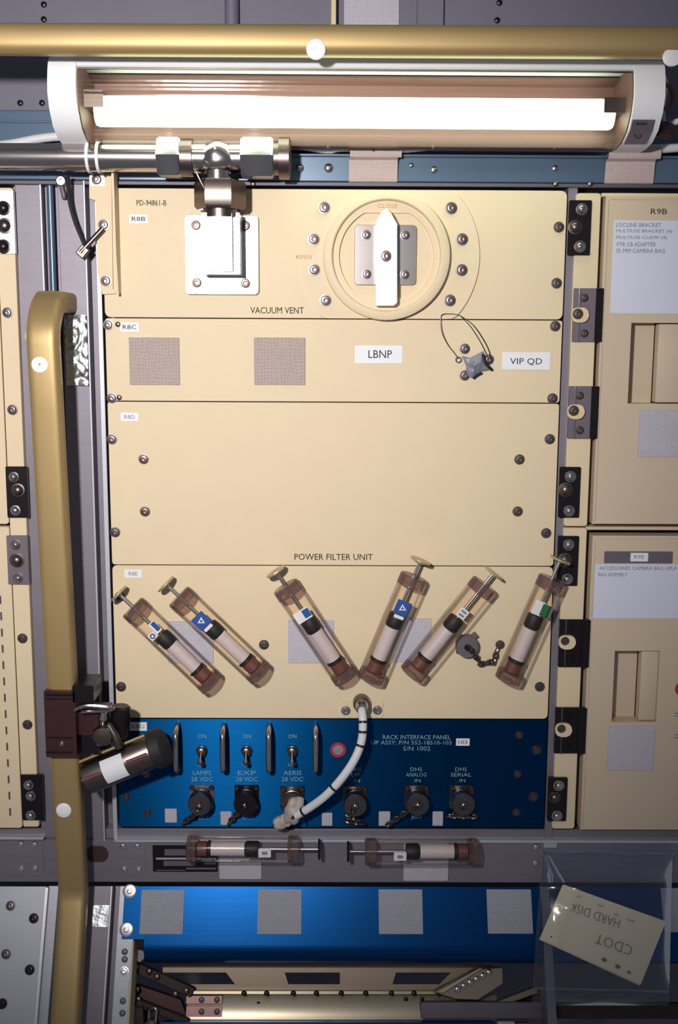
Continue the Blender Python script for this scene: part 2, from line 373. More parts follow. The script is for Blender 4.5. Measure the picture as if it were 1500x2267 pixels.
xa,xb,za,zb = U.rect(925,-200,985,52,-.04); part('cover_strip', B().box(xa,xb,za-.012,zb,-.05,-.044,.001), 'wall', wb)
# overhead blue-grey beam above the rack
ob = thing('overhead_beam', 'blue-grey painted beam running above the cream panels behind the lamp', 'beam', (0,-.02,U.Z(370)))
zz = lambda py,d: U.Z(py,d)
part('upper_flange', B().box(FARL,FARR,zz(326,-.02),zz(248,-.02),-.05,-.02,.001), 'beam', ob)
part('flange_lip', B().box(FARL,FARR,zz(276,-.018),zz(270,-.018),-.02,-.018,.0004), 'beam', ob)
part('web', B().box(FARL,FARR,zz(402,-.006),zz(346,-.006),-.05,-.006,.001), 'beam', ob)
part('web_lip', B().box(FARL,FARR,zz(346,-.002),zz(340,-.002),-.05,-.002,.0006), 'beam', ob)
part('lower_lip', B().box(FARL,FARR,zz(412,-.002),zz(403,-.002),-.05,-.002,.0006), 'greyd', ob)
for px,py,s in ((663,372,1.5),(727,372,1.6),(960,376,1.3),(1228,373,1.2),(910,366,.9)): rivet(ob, px, py, -.006, s=s, m='chrome', name='chrome_dome')  # small polished domes spaced along the web
for px in (560,1230,1306): rivet(ob, px, 407, -.002, s=1.0, m='dsteel')
# rack posts
def vbox(px0, px1, py, d0, d1, z0, z1, bev=.0005):
    return B().box(U.X(px0,py,d1), U.X(px1,py,d1), z0, z1, d0, d1, bev)
zlo, zhi = U.Z(1952), U.Z(402)
lp = thing('rack_post', 'grey upright rack post of plates and grooves behind the gold handrail', 'post', (U.X(130,1900),-.01,zlo))
part('back_plate', vbox(40,232,700,-.05,-.022,zlo,zhi), 'grey', lp)
part('flange_plate', vbox(40,97,600,-.03,-.008,zlo,zhi), 'grey', lp)
part('edge_bead', vbox(93,98,600,-.008,-.004,zlo,zhi), 'greyl', lp)
part('rod', B().rod((U.X(117,600,-.012),-.012,zlo),(U.X(117,600,-.012),-.012,zhi),.0036,12), 'beam', lp)
part('face_plate', vbox(134,193,600,-.03,-.003,zlo,zhi), 'grey', lp)
part('edge_bead', vbox(189,193.5,600,-.003,-.0005,zlo,zhi), 'greyl', lp)
part('angle_strip', vbox(213,224,600,-.03,-.0035,zlo,zhi), 'greyl', lp)
xa,xb,za,zb = U.rect(146,697,195,853,-.002)
def foil(u,v):
    x = xa+(xb-xa)*u; z = za+(zb-za)*v
    return (x, .0006+.0022*abs(noise.noise(Vector((x*170,z*120,1.3))))+.0012*abs(noise.noise(Vector((x*420,z*420,4)))), z)
part('foil_tape', B().grid(foil,16,40), 'foil', lp, 'crinkled silver foil tape')
rp = thing('rack_post', 'narrow grey upright post between the cream panels and the beige doors', 'post', (U.X(1215,1800),-.01,zlo))
part('back_plate', vbox(1240,1268,700,-.05,-.022,zlo,zhi), 'grey', rp)
part('face_plate', vbox(1247,1268,700,-.03,-.005,zlo,zhi), 'grey', rp)
# cross beam at the bend of the rack
cb = thing('cross_beam', 'grey riveted cross beam under the blue connector panel', 'beam', (0,-.01,zlo))
z0,z1 = U.Z(1954), U.Z(1862)
part('face', B().box(FARL,FARR,z0,z1,-.03,0,.0008), 'grey', cb)
part('ledge', B().box(FARL,FARR,z1,U.Z(1836,-.006),-.03,-.006,.0008), 'grey', cb)
part('lip', B().box(U.X(254,1860),FARR,z1-.0008,z1+.0024,-.02,.003,.0005), 'greyl', cb)
part('lip', B().box(FARL,U.X(98,1855),z1+.002,z1+.0052,-.02,.003,.0005), 'greyl', cb)
for x0,x1 in ((34,96),(262,321)):
    xa,xb,za,zb = U.rect(x0,1864,x1,1938,.0008); dp = part('doubler_plate', B().rbox(xa,xb,za,zb,0,.0008,.002), 'grey', cb)
for px,py in ((47,1868),(77,1869),(48,1922),(78,1922),(272,1872),(304,1872),(275,1924),(307,1925),(1185,1874),(1184,1910)): rivet(cb, px, py, .0008, s=1.25)
x,z = U.P(215,1891,.001); part('oval_plug', B().rbox(x-.0125,x+.0125,z-.0095,z+.0095,0,.0012,.009,6), 'brown', cb)
pl = thing('data_plate', 'black data plate with pale printed rows on the grey cross beam', 'plate', (U.X(409,1900),0,U.Z(1928)))
xa,xb,za,zb = U.rect(338,1872,481,1930,.0012); part('plate', B().rbox(xa,xb,za,zb,0,.0012,.001), 'black', pl)
for x0,y0,x1,y1 in ((364,1880,420,1894),(345,1899,478,1903),(362,1906,432,1917),(452,1908,478,1914),(412,1921,478,1925),(345,1926,410,1928)):
    patch('print_bar','greyl' if y0 > 1895 and y0 < 1905 else 'hinge',pl,x0,y0,x1,y1,.0012,.0014,r=.0002)
for x0,x1,y1 in ((485,578,1946),(893,992,1950)):
    patch('velcro_patch','velcro',cb,x0,1868,x1,y1,0,.0014,r=.002)
# ------------------------------------------------------------------ lower, slanted part of the rack
L0 = LO
zb_ = LO.Z(2520)
pp = thing('rack_post', 'pale grey slanted lower post with small rivets beside the gold handrail', 'post', (LO.X(215,2200),-.01,zb_), LO)
lb = lambda px0,px1,py,d0,d1,z0,z1,bev=.0005: B().box(LO.X(px0,py,d1),LO.X(px1,py,d1),z0,z1,d0,d1,bev)
zt_ = -.002
part('back_plate', lb(103,300,2000,-.05,-.02,zb_,zt_), 'grey', pp)
part('outer_plate', lb(105,127,2000,-.03,-.006,zb_,zt_), 'greyl', pp)
part('face_plate', lb(150,247,2000,-.03,-.002,zb_,zt_), 'grey', pp)
part('edge_bead', lb(242,247,2000,-.002,.0005,zb_,zt_), 'greyl', pp)
part('hole_strip', lb(263,300,2000,-.03,-.0005,zb_,zt_), 'greyl', pp)
part('edge_trim', lb(297,301,2000,-.03,.0006,zb_,LO.Z(2085)), 'tan', pp)
for px,py in ((276,2107),(276,2124),(272,2216),(271,2243)): rivet(pp, px, py, -.0005, LO, 1.2, 'hinge')
for px,py in ((275,2150),): screw(pp, px, py, -.0005, LO, .9, 'plate')
xa,xb,za,zb = LO.rect(262,2172,284,2205,0); part('raised_tab', B().rbox(xa,xb,za,zb,-.0005,.0008,.001), 'greyl', pp)
xa,xb,za,zb = LO.rect(196,2004,240,2052,0); part('clear_tape', B().rbox(xa,xb,za,zb,-.002,-.0014,.0008), 'foil', pp)
# pale panel low at the left
sp = thing('side_panel', 'pale aluminium lower side panel with round screws left of the gold handrail', 'panel', (LO.X(40,2200),0,zb_), LO)
xa,xb,za,zb = LO.rect(-180,1962,94,2300,0); part('plate', B().rbox(xa,xb,zb_,zb,-.01,0,.003,3,.0004), 'greyl', sp)
part('edge_bead', B().box(xb-.004,xb+.0004,zb_,zb-.001,0,.0014,.0005), 'plate', sp)
for px,py,m in ((24,2005,'screw'),(75,2033,'black'),(14,2112,'screw'),(66,2147,'black'),(5,2222,'black'),(-60,2030,'screw'),(-70,2150,'screw')): screw(sp, px, py, 0, LO, 1.0, m)
# lower blue panel with its rolled edge
def bluepanel(x0, x1, notch, label, patches, washers):
    t = thing('stowage_panel', label, 'panel', (LO.X((x0+x1)/2,2030),0,LO.Z(2090)), LO)
    zA, zB = LO.Z(1963), LO.Z(2091); R_ = .021
    prof = [(0,zA),(0,zB)]+[(-R_+R_*math.cos(a),zB-R_*math.sin(a)) for a in [math.radians(9*i) for i in range(1,12)]]
    inn = [(d-.0015*math.cos(0 if i < 2 else math.radians(9*(i-1))), z+.0015*math.sin(0 if i < 2 else math.radians(9*(i-1)))) for i,(d,z) in enumerate(prof)]
    part('face', B().xprof(LO.X(notch,2030), LO.X(x1,2030), prof+inn[::-1]), 'bluel', t)
    if notch > x0: part('flange', B().box(LO.X(x0,2030), LO.X(notch,2030), LO.Z(2080), zA, -.0015, 0), 'bluel', t)
    for a,b_,c,d_ in patches: patch('velcro_patch','velcrog',t,a,b_,c,d_,0,.0014,LO)
    for px,py in washers:
        x,z = LO.P(px,py,0); part('washer', B().lathe(x,z,[(.0078,0),(.0078,.0012),(.0070,.0016),(.0035,.0016)],20), 'plate', t); screw(t, px, py, .0014, LO, .75, 'plate')
    return t
bluepanel(272,1196,322,'blue metal stowage panel with rolled lower edge and four grey velcro squares',
    ((311,1970,406,2068),(570,1969,667,2068),(838,1969,935,2068),(1078,1969,1177,2067)), ((287,1973),(280,2058)))
bluepanel(1222,1790,1222,'blue metal stowage panel behind the clear plastic bag', ((1466,1966,1565,2064),), ())
rl = thing('rack_post', 'grey slanted lower post between the two blue stowage panels', 'post', (LO.X(1208,2200),-.01,zb_), LO)
part('face_plate', lb(1199,1219,2030,-.05,-.006,zb_,zt_), 'grey', rl)
# open space under the blue panel: shelf beam, brackets, braces
sb = thing('shelf_beam', 'polished metal shelf beam with cut-outs under the rolled blue panel', 'shelf', (LO.X(740,2230),-.06,LO.Z(2255,-.06)), LO)
dw = -.062
P_ = lambda px,py,d=dw: LO.P(px,py,d)
w = B()
w.prism([P_(360,2136),P_(1090,2136),P_(1090,2153),P_(360,2153)],-.066,dw)
w.prism([P_(400,2179),P_(1010,2179),P_(1010,2194),P_(430,2194)],-.066,dw)
w.prism([P_(500,2153),P_(640,2153),P_(630,2153),P_(638,2179),P_(520,2179)][0:1]+[P_(630,2153),P_(638,2179),P_(520,2179)],-.066,dw)
w.prism([P_(752,2153),P_(876,2153),P_(868,2179),P_(752,2179)],-.066,dw)
w.prism([P_(998,2153),P_(1080,2153),P_(1030,2179),P_(972,2179)],-.066,dw)
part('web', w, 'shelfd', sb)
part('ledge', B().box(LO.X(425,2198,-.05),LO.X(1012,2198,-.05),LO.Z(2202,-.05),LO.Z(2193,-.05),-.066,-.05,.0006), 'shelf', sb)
zf0, zf1 = LO.Z(2256,-.055), LO.Z(2203,-.055)
prof = [(-.058+.0090*math.sin(math.radians(9*i)), zf1+(zf0-zf1)*i/10) for i in range(11)]
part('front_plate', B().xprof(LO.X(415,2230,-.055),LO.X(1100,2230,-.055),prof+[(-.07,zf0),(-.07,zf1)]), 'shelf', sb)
for px in (540,590,649,700,755,809,866,916,970): rivet(sb, px, 2199, -.05, LO, 1.1, 'black')
for px,py in ((898,2212),(934,2212),(572,2222),(660,2226)): rivet(sb, px, py, -.055, LO, .9, 'black')
for y0,y1 in ((2205,2222),(2228,2251)):
    xa,xb,za,zb = LO.rect(412,y0,491,y1,-.048); pk = part('bracket_plate', B().rbox(xa,xb,za,zb,-.056,-.048,.001), 'pink', sb)
    for px in (446,480): rivet(sb, px, (y0+y1)/2, -.048, LO, 1.15, 'hinge')
fs = thing('foam_strip', 'mauve-grey padded strip under the shelf beam beside the bag', 'strip', (LO.X(1150,2240),-.045,LO.Z(2256,-.045)), LO)
xa,xb,za,zb = LO.rect(930,2218,1232,2256,-.04); part('pad', B().rbox(xa,xb,za,zb,-.06,-.04,.003,3,.001), 'hinge', fs)
xa,xb,za,zb = LO.rect(1233,2222,1700,2256,-.04); part('pad', B().rbox(xa,xb,za,zb,-.06,-.04,.001,3,.0005), 'brown', fs)
br = thing('diagonal_brace', 'bolted grey diagonal brace at the right end of the shelf beam', 'brace', (LO.X(1040,2205),-.05,LO.Z(2212,-.05)), LO)
part('arm', B().prism([LO.P(x,y,-.04) for x,y in ((958,2196),(1052,2146),(1112,2142),(1113,2178),(1058,2214),(1008,2212))],-.056,-.04,.0006), 'shelfd', br)
part('rib', B().prism([LO.P(x,y,-.036) for x,y in ((966,2196),(1060,2143),(1070,2143),(980,2199))],-.04,-.036,.0004), 'shelf', br)
for i in range(6): rivet(br, 1012+14*i, 2190-7.5*i, -.04, LO, 1.3, 'chrome', 'bolt')
b2 = thing('diagonal_brace', 'dark grey diagonal brace beside the clear plastic bag', 'brace', (LO.X(1140,2205),-.05,LO.Z(2220,-.05)), LO)
part('arm', B().prism([LO.P(x,y,-.045) for x,y in ((1086,2222),(1186,2184),(1192,2198),(1110,2228))],-.06,-.045,.0006), 'shelfd', b2)
part('web', B().prism([LO.P(x,y,-.06) for x,y in ((1100,2222),(1196,2190),(1196,2224))],-.07,-.06,.0006), 'brown', b2)
st = thing('strut_assembly', 'dark brown bolted struts in the gap under the blue panel', 'strut', (LO.X(350,2200),-.05,LO.Z(2256,-.05)), LO)
part('strut', B().obox(LO.P(362,2168,-.05), math.atan2(LO.P(430,2200,-.05)[1]-LO.P(296,2140,-.05)[1], LO.P(430,2200,-.05)[0]-LO.P(296,2140,-.05)[0]), .075, .011, -.06, -.045, .0008), 'brown', st)
part('strut', B().obox(LO.P(358,2238,-.05), math.atan2(LO.P(420,2258,-.05)[1]-LO.P(300,2212,-.05)[1], LO.P(420,2258,-.05)[0]-LO.P(300,2212,-.05)[0]), .068, .008, -.06, -.04, .0008), 'brown', st)
part('gusset', B().prism([LO.P(x,y,-.055) for x,y in ((300,2178),(400,2212),(415,2252),(300,2222))],-.07,-.055,.0008), 'maroon', st)
part('end_block', B().prism([LO.P(x,y,-.03) for x,y in ((301,2100),(318,2104),(322,2120),(310,2132),(301,2128))],-.06,-.03,.0008), 'hinge', st)
part('end_block', B().prism([LO.P(x,y,-.03) for x,y in ((300,2232),(316,2228),(318,2268),(300,2268))],-.06,-.03,.0008), 'brown', st)
for px,py in ((330,2150),(347,2162),(302,2140),(388,2200),(412,2193),(303,2190),(306,2212),(312,2252)): rivet(st, px, py, -.042, LO, 1.2, 'dsteel', 'bolt')
hk = thing('hook_fitting', 'bright bent metal hook on the dark struts below the blue panel', 'hook', (LO.X(336,2250),-.04,LO.Z(2262,-.04)), LO)
part('hook', B().tube([LO.V(328,2264,-.04),LO.V(330,2236,-.035),LO.V(345,2234,-.032),LO.V(344,2262,-.036)],.0022,8), 'chrome', hk)
part('base', B().lathe(*LO.P(334,2272,-.04),[(.007,-.06),(.007,-.036),(.003,-.033)],16), 'hinge', hk)
fb = thing('foot_panel', 'bright blue panel edge below the shelf beam', 'panel', (LO.X(700,2280),-.03,LO.Z(2380,-.03)), LO)
xa,xb,za,zb = LO.rect(352,2263,1098,2400,-.03); part('plate', B().rbox(xa,xb,za,zb,-.05,-.03,.002), 'bluel', fb)
lt = thing('latch_block', 'bright metal latch block at the foot of the bag', 'latch', (LO.X(1150,2280),-.03,LO.Z(2380,-.03)), LO)
xa,xb,za,zb = LO.rect(1101,2262,1140,2300,-.028); part('block', B().rbox(xa,xb,za,zb,-.05,-.028,.002), 'greyl', lt)
xa,xb,za,zb = LO.rect(1142,2266,1178,2300,-.028); part('lever', B().rbox(xa,xb,za,zb,-.05,-.03,.002), 'hinge', lt)
# ------------------------------------------------------------------ the five 19 inch panels
G_ = .0005
ZS = [U.Z(y) for y in (418,706,890.5,1252.5,1591.5,1832)]
def panel(i, label, m, r=.004, name='instrument_panel'):
    t = thing(name, label, 'panel', ((XL+XR)/2, 0, ZS[i+1]))
    part('face_plate', B().rbox(XL, XR, ZS[i+1]+G_, ZS[i]-G_, -.003, 0, r, 4, .0005), m, t); return t
def scr(t, lst, m='screw', d=0.0, s=1.0):
    for px,py in lst: screw(t, px, py, d, U, s, m)
def tag(t, s, x0, y0, x1, y1, wf=.74, hf=.5, ink='ink', d=0.0):
    g = patch('label_sticker','sticker',t,x0,y0,x1,y1,d,d+.0004,r=.0004)
    if s: text(t, s, (x0+x1)/2, (y0+y1)/2, (x1-x0)*wf, (y1-y0)*hf, ink, d+.0006)
    return g
# top panel: vacuum vent
A = panel(0, 'top cream panel lettered VACUUM VENT with a round valve', 'cream', .006, 'vacuum_vent_panel')
scr(A, ((1236,503),(1231,627)))
text(A, 'PD-94861-B', 335, 449, 66, 12)
tag(A, 'R8B', 286, 475, 327, 494)
text(A, 'VACUUM VENT', 613, 687, 118, 14)
# valve flange, ring and recessed dial
vx, vz = U.P(854,568); kk = U.k(854,568)
zt, zb2 = U.Z(430)-vz, U.Z(705)-vz; RF = 200*kk; pts = []
for i in range(72):
    a = 2*math.pi*i/72; x, z = RF*math.cos(a), RF*math.sin(a); z = max(min(z, zt), zb2); pts.append((vx+x+.003, vz+z))
fl_ = part('valve_flange', B().prism(pts, 0, .0032, .0003), 'cream', A)
d0 = .0032
ring = B(); n = 64; t = bmesh.new()
r1, r2, r3, hz = 139*kk, 119*kk, 104*kk, 92*kk
prof = [(r1+.0002,d0),(r1-.0002,d0+.0095),(r1-.0015,d0+.0105),(r2+.0012,d0+.0105),(r2,d0+.0095),(r2-.0006,d0+.0045)]
ring.lathe(vx, vz, prof, 64, False)
for i in range(n):
    pass
def clipc(r, i): a = 2*math.pi*i/64; return (r*math.cos(a), max(-hz, min(hz, r*math.sin(a))))
o_ = [t.verts.new((vx+(r2-.0006)*math.cos(2*math.pi*i/64), -(d0+.0045), vz+(r2-.0006)*math.sin(2*math.pi*i/64))) for i in range(64)]
c_ = [t.verts.new((vx+clipc(r3,i)[0], -(d0+.0045), vz+clipc(r3,i)[1])) for i in range(64)]
e_ = [t.verts.new((vx+clipc(r3,i)[0], -(d0+.0004), vz+clipc(r3,i)[1])) for i in range(64)]
for i in range(64):
    j = (i+1)%64; t.faces.new((o_[i],o_[j],c_[j],c_[i])); t.faces.new((c_[i],c_[j],e_[j],e_[i]))
t.faces.new(e_); ring._add(t)
part('valve_ring', ring, 'cream', A)
scr(A, ((717,460),(694,530),(695,597),(720,665),(998,461),(1022,530),(1021,598),(995,665)), 'screw', d0, 1.12)
text(A, 'CLOSE', 857, 456, 44, 9, 'inkt', d0+.0049)
text(A, 'OPEN', 672, 569, 34, 9, 'inkt', d0+.0004)
xa,xb,za,zb = U.rect(784,498,921,631,.006)
vp = part('dial_plate', B().rbox(xa,xb,za,zb,d0,.0070,.004,4,.0004), 'chrome', A)
scr(A, ((810,520),(896,521),(811,607),(895,608)), 'screw', .0070, .92)
h = [U.P(x,y,.022) for x,y in ((831,677),(831,492),(843,470),(855,460),(866,472),(879,496),(879,670),(872,677))]
vh = part('valve_handle', B().prism(h, .013, .022, .0008, 2), 'hwhite', A, 'white pointer handle')
part('handle_stem', B().cyl(*U.P(853,568,.01), .006, .014, .011), 'steel', vh)
scr(A, ((853,567),), 'dsteel', .022, 1.05)
# vacuum pipe flange on the same panel
vf = thing('vent_pipe_flange', 'bright square flange with upright block under the tee pipe', 'flange', (U.X(490,600),0,U.Z(652)))
xa,xb,za,zb = U.rect(409,476,572,652,.005); part('plate', B().rbox(xa,xb,za,zb,0,.005,.004,4,.0005), 'plate', vf)
for px,py in ((434,499),(543,500),(436,626),(543,627)): screw(vf, px, py, .005, U, 1.05, 'dsteel')
xa,xb,za,zb = U.rect(446,470,514,601,.042); part('upright_block', B().rbox(xa,xb,za,zb,.005,.042,.001,2,.0012), 'plate', vf)
xa,xb,za,zb = U.rect(513,470,531,604,.036); ck = part('side_cheek', B().rbox(xa,xb,za,zb,.005,.036,.001,2,.003), 'plate', vf)
xa,xb,za,zb = U.rect(519,478,522,598,.0365); part('cheek_bead', B().rbox(xa,xb,za,zb,.030,.0372,.0005,2), 'plate', ck)
xa,xb,za,zb = U.rect(445,600,531,606,.038); part('foot_rim', B().rbox(xa,xb,za,zb,.005,.038,.0008,2), 'plate', vf)
# second panel
Cc = panel(1, 'cream panel with LBNP and VIP QD stickers and two mauve velcro squares', 'cream', .003)
scr(Cc, ((240,719),(248,881),(1228,722),(1222,882)))
for px,py in ((261,718),(264,880)): rivet(Cc, px, py, 0, U, 1.0, 'dsteel')
tag(Cc, 'R8C', 266, 714, 307, 734)
patch('velcro_square','velcrop',Cc,286,747,397,852,0,.0016)
patch('velcro_square','velcrop',Cc,562,747,675,852,0,.0016)
tag(Cc, None, 785, 765, 890, 804); text(Cc, 'LBNP', 841, 784, 52, 17, 'ink', .0006)
tag(Cc, None, 1111, 780, 1217, 818); text(Cc, 'VIP QD', 1164, 801, 71, 16, 'ink', .0006)
scr(Cc, ((1028,772),(1028,831),(1081,796)), 'screw', 0, 1.0)
wl_ = thing('safety_wire', 'thin twisted safety wire looping below the round valve', 'wire', (U.X(1020,760),.003,U.Z(798)))
part('loop', B().tube([U.V(1017,698,.0035),U.V(998,695,.004),U.V(976,699,.006),U.V(977,733,.006),U.V(990,762,.005),U.V(1004,780,.003),U.V(1014,794,.002)],.00045,6), 'dsteel', wl_)
part('loop', B().tube([U.V(1017,698,.0035),U.V(1045,718,.006),U.V(1068,750,.006),U.V(1082,778,.004),U.V(1086,800,.003)],.00045,6), 'dsteel', wl_)
part('loop', B().tube([U.V(1017,698,.0035),U.V(1040,722,.004),U.V(1062,756,.004),U.V(1074,780,.004),U.V(1079,792,.004)],.0004,6), 'dsteel', wl_)
part('eyelet', B().tube([(U.X(1014,792)+.0028*math.cos(a),.002,U.Z(795)+.0028*math.sin(a)) for a in [i*math.pi/4 for i in range(9)]],.0007,6), 'steel', wl_)
tw = thing('tape_wad', 'star-shaped wad of grey tape over a fitting beside VIP QD', 'tape', (U.X(1050,805),.001,U.Z(835)))
starp = [(1022,788),(1040,792),(1070,777),(1074,796),(1090,818),(1066,822),(1048,838),(1030,832),(1032,812)]
def starf(u,v):
    a = 2*math.pi*u; k_ = (a/(2*math.pi)*len(starp)); i = int(k_)%len(starp); j = (i+1)%len(starp); f_ = k_-int(k_)
    px = starp[i][0]*(1-f_)+starp[j][0]*f_; py = starp[i][1]*(1-f_)+starp[j][1]*f_
    px = 1052+(px-1052)*v; py = 806+(py-806)*v; x,z = U.P(px,py,.004)
    return (x, .001+.009*(1-v)**.8+.003*noise.noise(Vector((x*260,z*260,2.2)))*(1-.6*v)+.002*abs(math.sin(a*2.5))*v, z)
part('tape', B().grid(starf,36,8), 'taped', tw)
part('tape_edge', B().tube([U.V(1068,784,.006),U.V(1073,802,.008),U.V(1088,819,.004)],.0016,6), 'blackr', tw)
part('tape_edge', B().tube([U.V(1047,838,.004),U.V(1056,830,.005),U.V(1066,826,.004)],.0013,6), 'blackr', tw)
# third panel: power filter unit
Dd = panel(2, 'large plain cream panel lettered POWER FILTER UNIT', 'cream', .003, 'power_filter_panel')
scr(Dd, ((248,972),(255,1178),(1216,972),(1208,1180)))
scr(Dd, ((318,1016),(321,1132),(1149,1017),(1145,1132)), 'dsteel')
tag(Dd, 'R8D', 267, 914, 306, 932, .6, .5, 'inkg')
text(Dd, 'POWER FILTER UNIT', 738, 1233, 173, 14)
# fourth panel: syringes
E_ = panel(3, 'cream panel carrying six clear syringes and white velcro squares', 'cream', .005)
scr(E_, ((265,1321),(268,1520),(1194,1520),(584,1427)))
tag(E_, 'R8E', 275, 1261, 314, 1279, .5, .5, 'inkg')
for a in ((371,1376,472,1468),(637,1373,738,1468),(868,1369,953,1466)): patch('velcro_square','velcro',E_,*a,0,.0014)
# blue connector panel
Bl = panel(4, 'blue brushed rack interface panel with toggle switches and round connectors', 'blue', .001, 'interface_panel')
tag(Bl, 'R8G', 285, 1599, 325, 1618, .7, .45, 'inkg')
text(Bl, 'RACK INTERFACE PANEL', 922, 1632, 150, 10, 'inkw')
text(Bl, 'UP ASSY: P/N 552-18510-103', 910, 1644, 178, 9, 'inkw')
tag(Bl, '103', 1009, 1635, 1039, 1651, .65, .5)
text(Bl, 'S/N 1002', 922, 1657, 60, 10, 'inkw')
for px,py,d_ in ((279,1765,0),(324,1713,0),(327,1799,0),(1148,1627,0),(1145,1713,0),(1142,1798,0)): screw(Bl, px, py, 0, U, .8, 'dsteel')
scr(Bl, ((1187,1660),(1180,1763)), 'screw')
x,z = U.P(748,1660,.0006); part('red_ring', B().lathe(x,z,[(.0088,0),(.0088,.0010),(.0060,.0010),(.0058,.0003)],28,False), 'red', Bl); part('ring_centre', B().cyl(x,z,0,.0005,.006), 'taped', Bl)
for px in (395,497,597,699):
    x = U.X(px,1650); za, zb = U.Z(1696), U.Z(1606)
    g = B().tube([(x,0,zb),(x,.012,zb),(x,.019,zb-.003),(x,.022,zb-.009),(x,.022,za+.009),(x,.019,za+.003),(x,.012,za),(x,0,za)],.0032,10,4)
    part('guard_bar', g, 'steel', Bl)
for px,name,on in ((447,'LAMPS','ON'),(546,'EXP','ON'),(647,'AERIS','ON')):
    x, z = U.P(px,1660); s_ = part('switch_bushing', B().hexa((x,0,z),(x,.004,z),.0066).lathe(x,z,[(.0048,.004),(.0048,.009),(.003,.010)],14), 'dsteel', Bl)
    part('toggle_lever', B().axis((x,.009,z),(x,.021,z-.0075),[(0,.0018),(.008,.0021),(.013,.0030),(.0155,.0022)],10), 'chrome', s_)
    text(Bl, on, px, 1630, 18, 9, 'inkw'); text(Bl, 'OFF', px, 1692, 20, 9, 'inkw')
    text(Bl, name, px, 1711, 40, 10, 'inkw'); text(Bl, '28 VDC', px, 1725, 48, 10, 'inkw')
    if px != 647: text(Bl, 'OUT', px+4, 1810, 22, 9, 'inkw')
for px,l1,l2,l3 in ((787,'DHS','UP','IN'),(921,'DHS','ANALOG','IN'),(1020,'DHS','SERIAL','IN')):
    text(Bl, l1, px, 1703, 26, 9, 'inkw'); text(Bl, l2, px, 1715, 20 if l2=='UP' else 46, 9, 'inkw'); text(Bl, l3, px+3, 1728, 13, 8, 'inkw')
text(Bl, 'J08', 921, 1810, 24, 9, 'inkw')
for a in ((365,1791,391,1821),(488,1797,512,1826),(712,1800,735,1828),(838,1797,863,1828),(957,1797,980,1828)): patch('velcro_patch','velcro',Bl,*a,0,.0012,r=.0004)
def chain(t, pts, m='dsteel', r=.0014, step=.0056):
    """a short chain of oval links along the points"""
    pts = [Vector(p) for p in pts]; seg = []; k_ = 0
    for p,q in zip(pts,pts[1:]):
        n_ = max(1,int(round((q-p).length/step))); seg += [(p+(q-p)*(i/n_), (q-p).normalized()) for i in range(n_)]
    b_ = B()
    for i,(c,a) in enumerate(seg):
        s_ = a.cross(Vector((0,1,0))); s_ = Vector((1,0,0)) if s_.length < .1 else s_.normalized(); s_ = s_ if i%2 else a.cross(s_).normalized()
        b_.tube([tuple(c+a*(.0042*math.cos(w_))+s_*(.0024*math.sin(w_))) for w_ in [2*math.pi*k/8 for k in range(9)]], r, 5, 0)
    part('chain', b_, m, t)
def connector(px, py, label, tether, cap=True, m='dsteel', capm='screw'):
    x,z = U.P(px,py); t = thing('round_connector', label, 'connector', (x,0,z-.013), U, 'capped connectors on the blue panel')
    part('flange', B().rbox(x-.0135,x+.0135,z-.0135,z+.0135,0,.0022,.0015,3,.0003), m, t)
    for i in (-1,1):
        for j in (-1,1): shared('screw','cap',mk_cap,'dsteel',t,x+i*.0108,.0022,z+j*.0108,0,.62)
    part('shell', B().lathe(x,z,[(.0115,.002),(.0115,.009),(.0105,.0095),(.0105,.014)],24), 'dsteel', t)
    if cap:
        cp = part('dust_cap', B().lathe(x,z,[(.0118,.0125),(.0130,.0130),(.0130,.0235),(.0122,.0245),(.0032,.0248),(.003,.0265),(0,.027)],24), capm, t)
        part('cap_stud', B().dome(x,z,.0248,.003,.003,10), 'steel', cp)
        if tether: chain(t, [(x,.028,z)]+[tuple(U.V(a,b_,c)) for a,b_,c in tether])
    return t
connector(447,1762,'capped round connector below the LAMPS switch on the blue panel',[(436,1800,.018),(402,1824,.004)],True,'hinge')
connector(546,1762,'capped round connector with a black flange below the middle switch',[(534,1790,.016),(503,1826,.004)],True,'black','black')
c3 = connector(647,1764,'open square-flanged connector below the AERIS switch holding the white cable',None,False)
connector(785,1764,'capped connector beside the white cable on the blue panel',[(772,1808,.018),(800,1822,.010),(762,1816,.004)])
connector(921,1762,'capped connector below the word ANALOG on the blue panel',[(900,1796,.016),(853,1830,.004)])
connector(1020,1762,'capped connector below the word SERIAL on the blue panel',[(1010,1800,.016),(1046,1808,.010),(985,1806,.004)])
# white cable from the cream panel to the blue one
wc = thing('power_cable', 'white laced cable curving from the cream panel onto the blue connector', 'cable', (U.X(800,1558),0,U.Z(1560)))
x,z = U.P(800,1556,.004)
xa,xb,za,zb = U.rect(752,1551,848,1588,.001); part('base_plate', B().rbox(xa,xb,za,zb,0,.001,.002), 'cream', wc)
part('socket', B().lathe(x,z,[(.0098,.001),(.0098,.008),(.0088,.012),(.0075,.013),(.0072,.006)],24), 'dsteel', wc)
for px,py in ((765,1573),(835,1572)): screw(wc, px, py, .001, U, .95, 'steel')
part('plug', B().lathe(x,z,[(.0074,.008),(.0074,.020),(.005,.0235),(0,.024)],20), 'steel', wc)
path = [(x,.016,z),(x,.026,z-.004),tuple(U.V(803,1600,.032)),tuple(U.V(800,1640,.036)),tuple(U.V(785,1680,.040)),tuple(U.V(757,1722,.042)),tuple(U.V(722,1760,.040)),tuple(U.V(688,1786,.034)),tuple(U.V(655,1806,.028))]
cb_ = part('jacket', B().tube(path,.0046,12,8), 'cablew', wc)
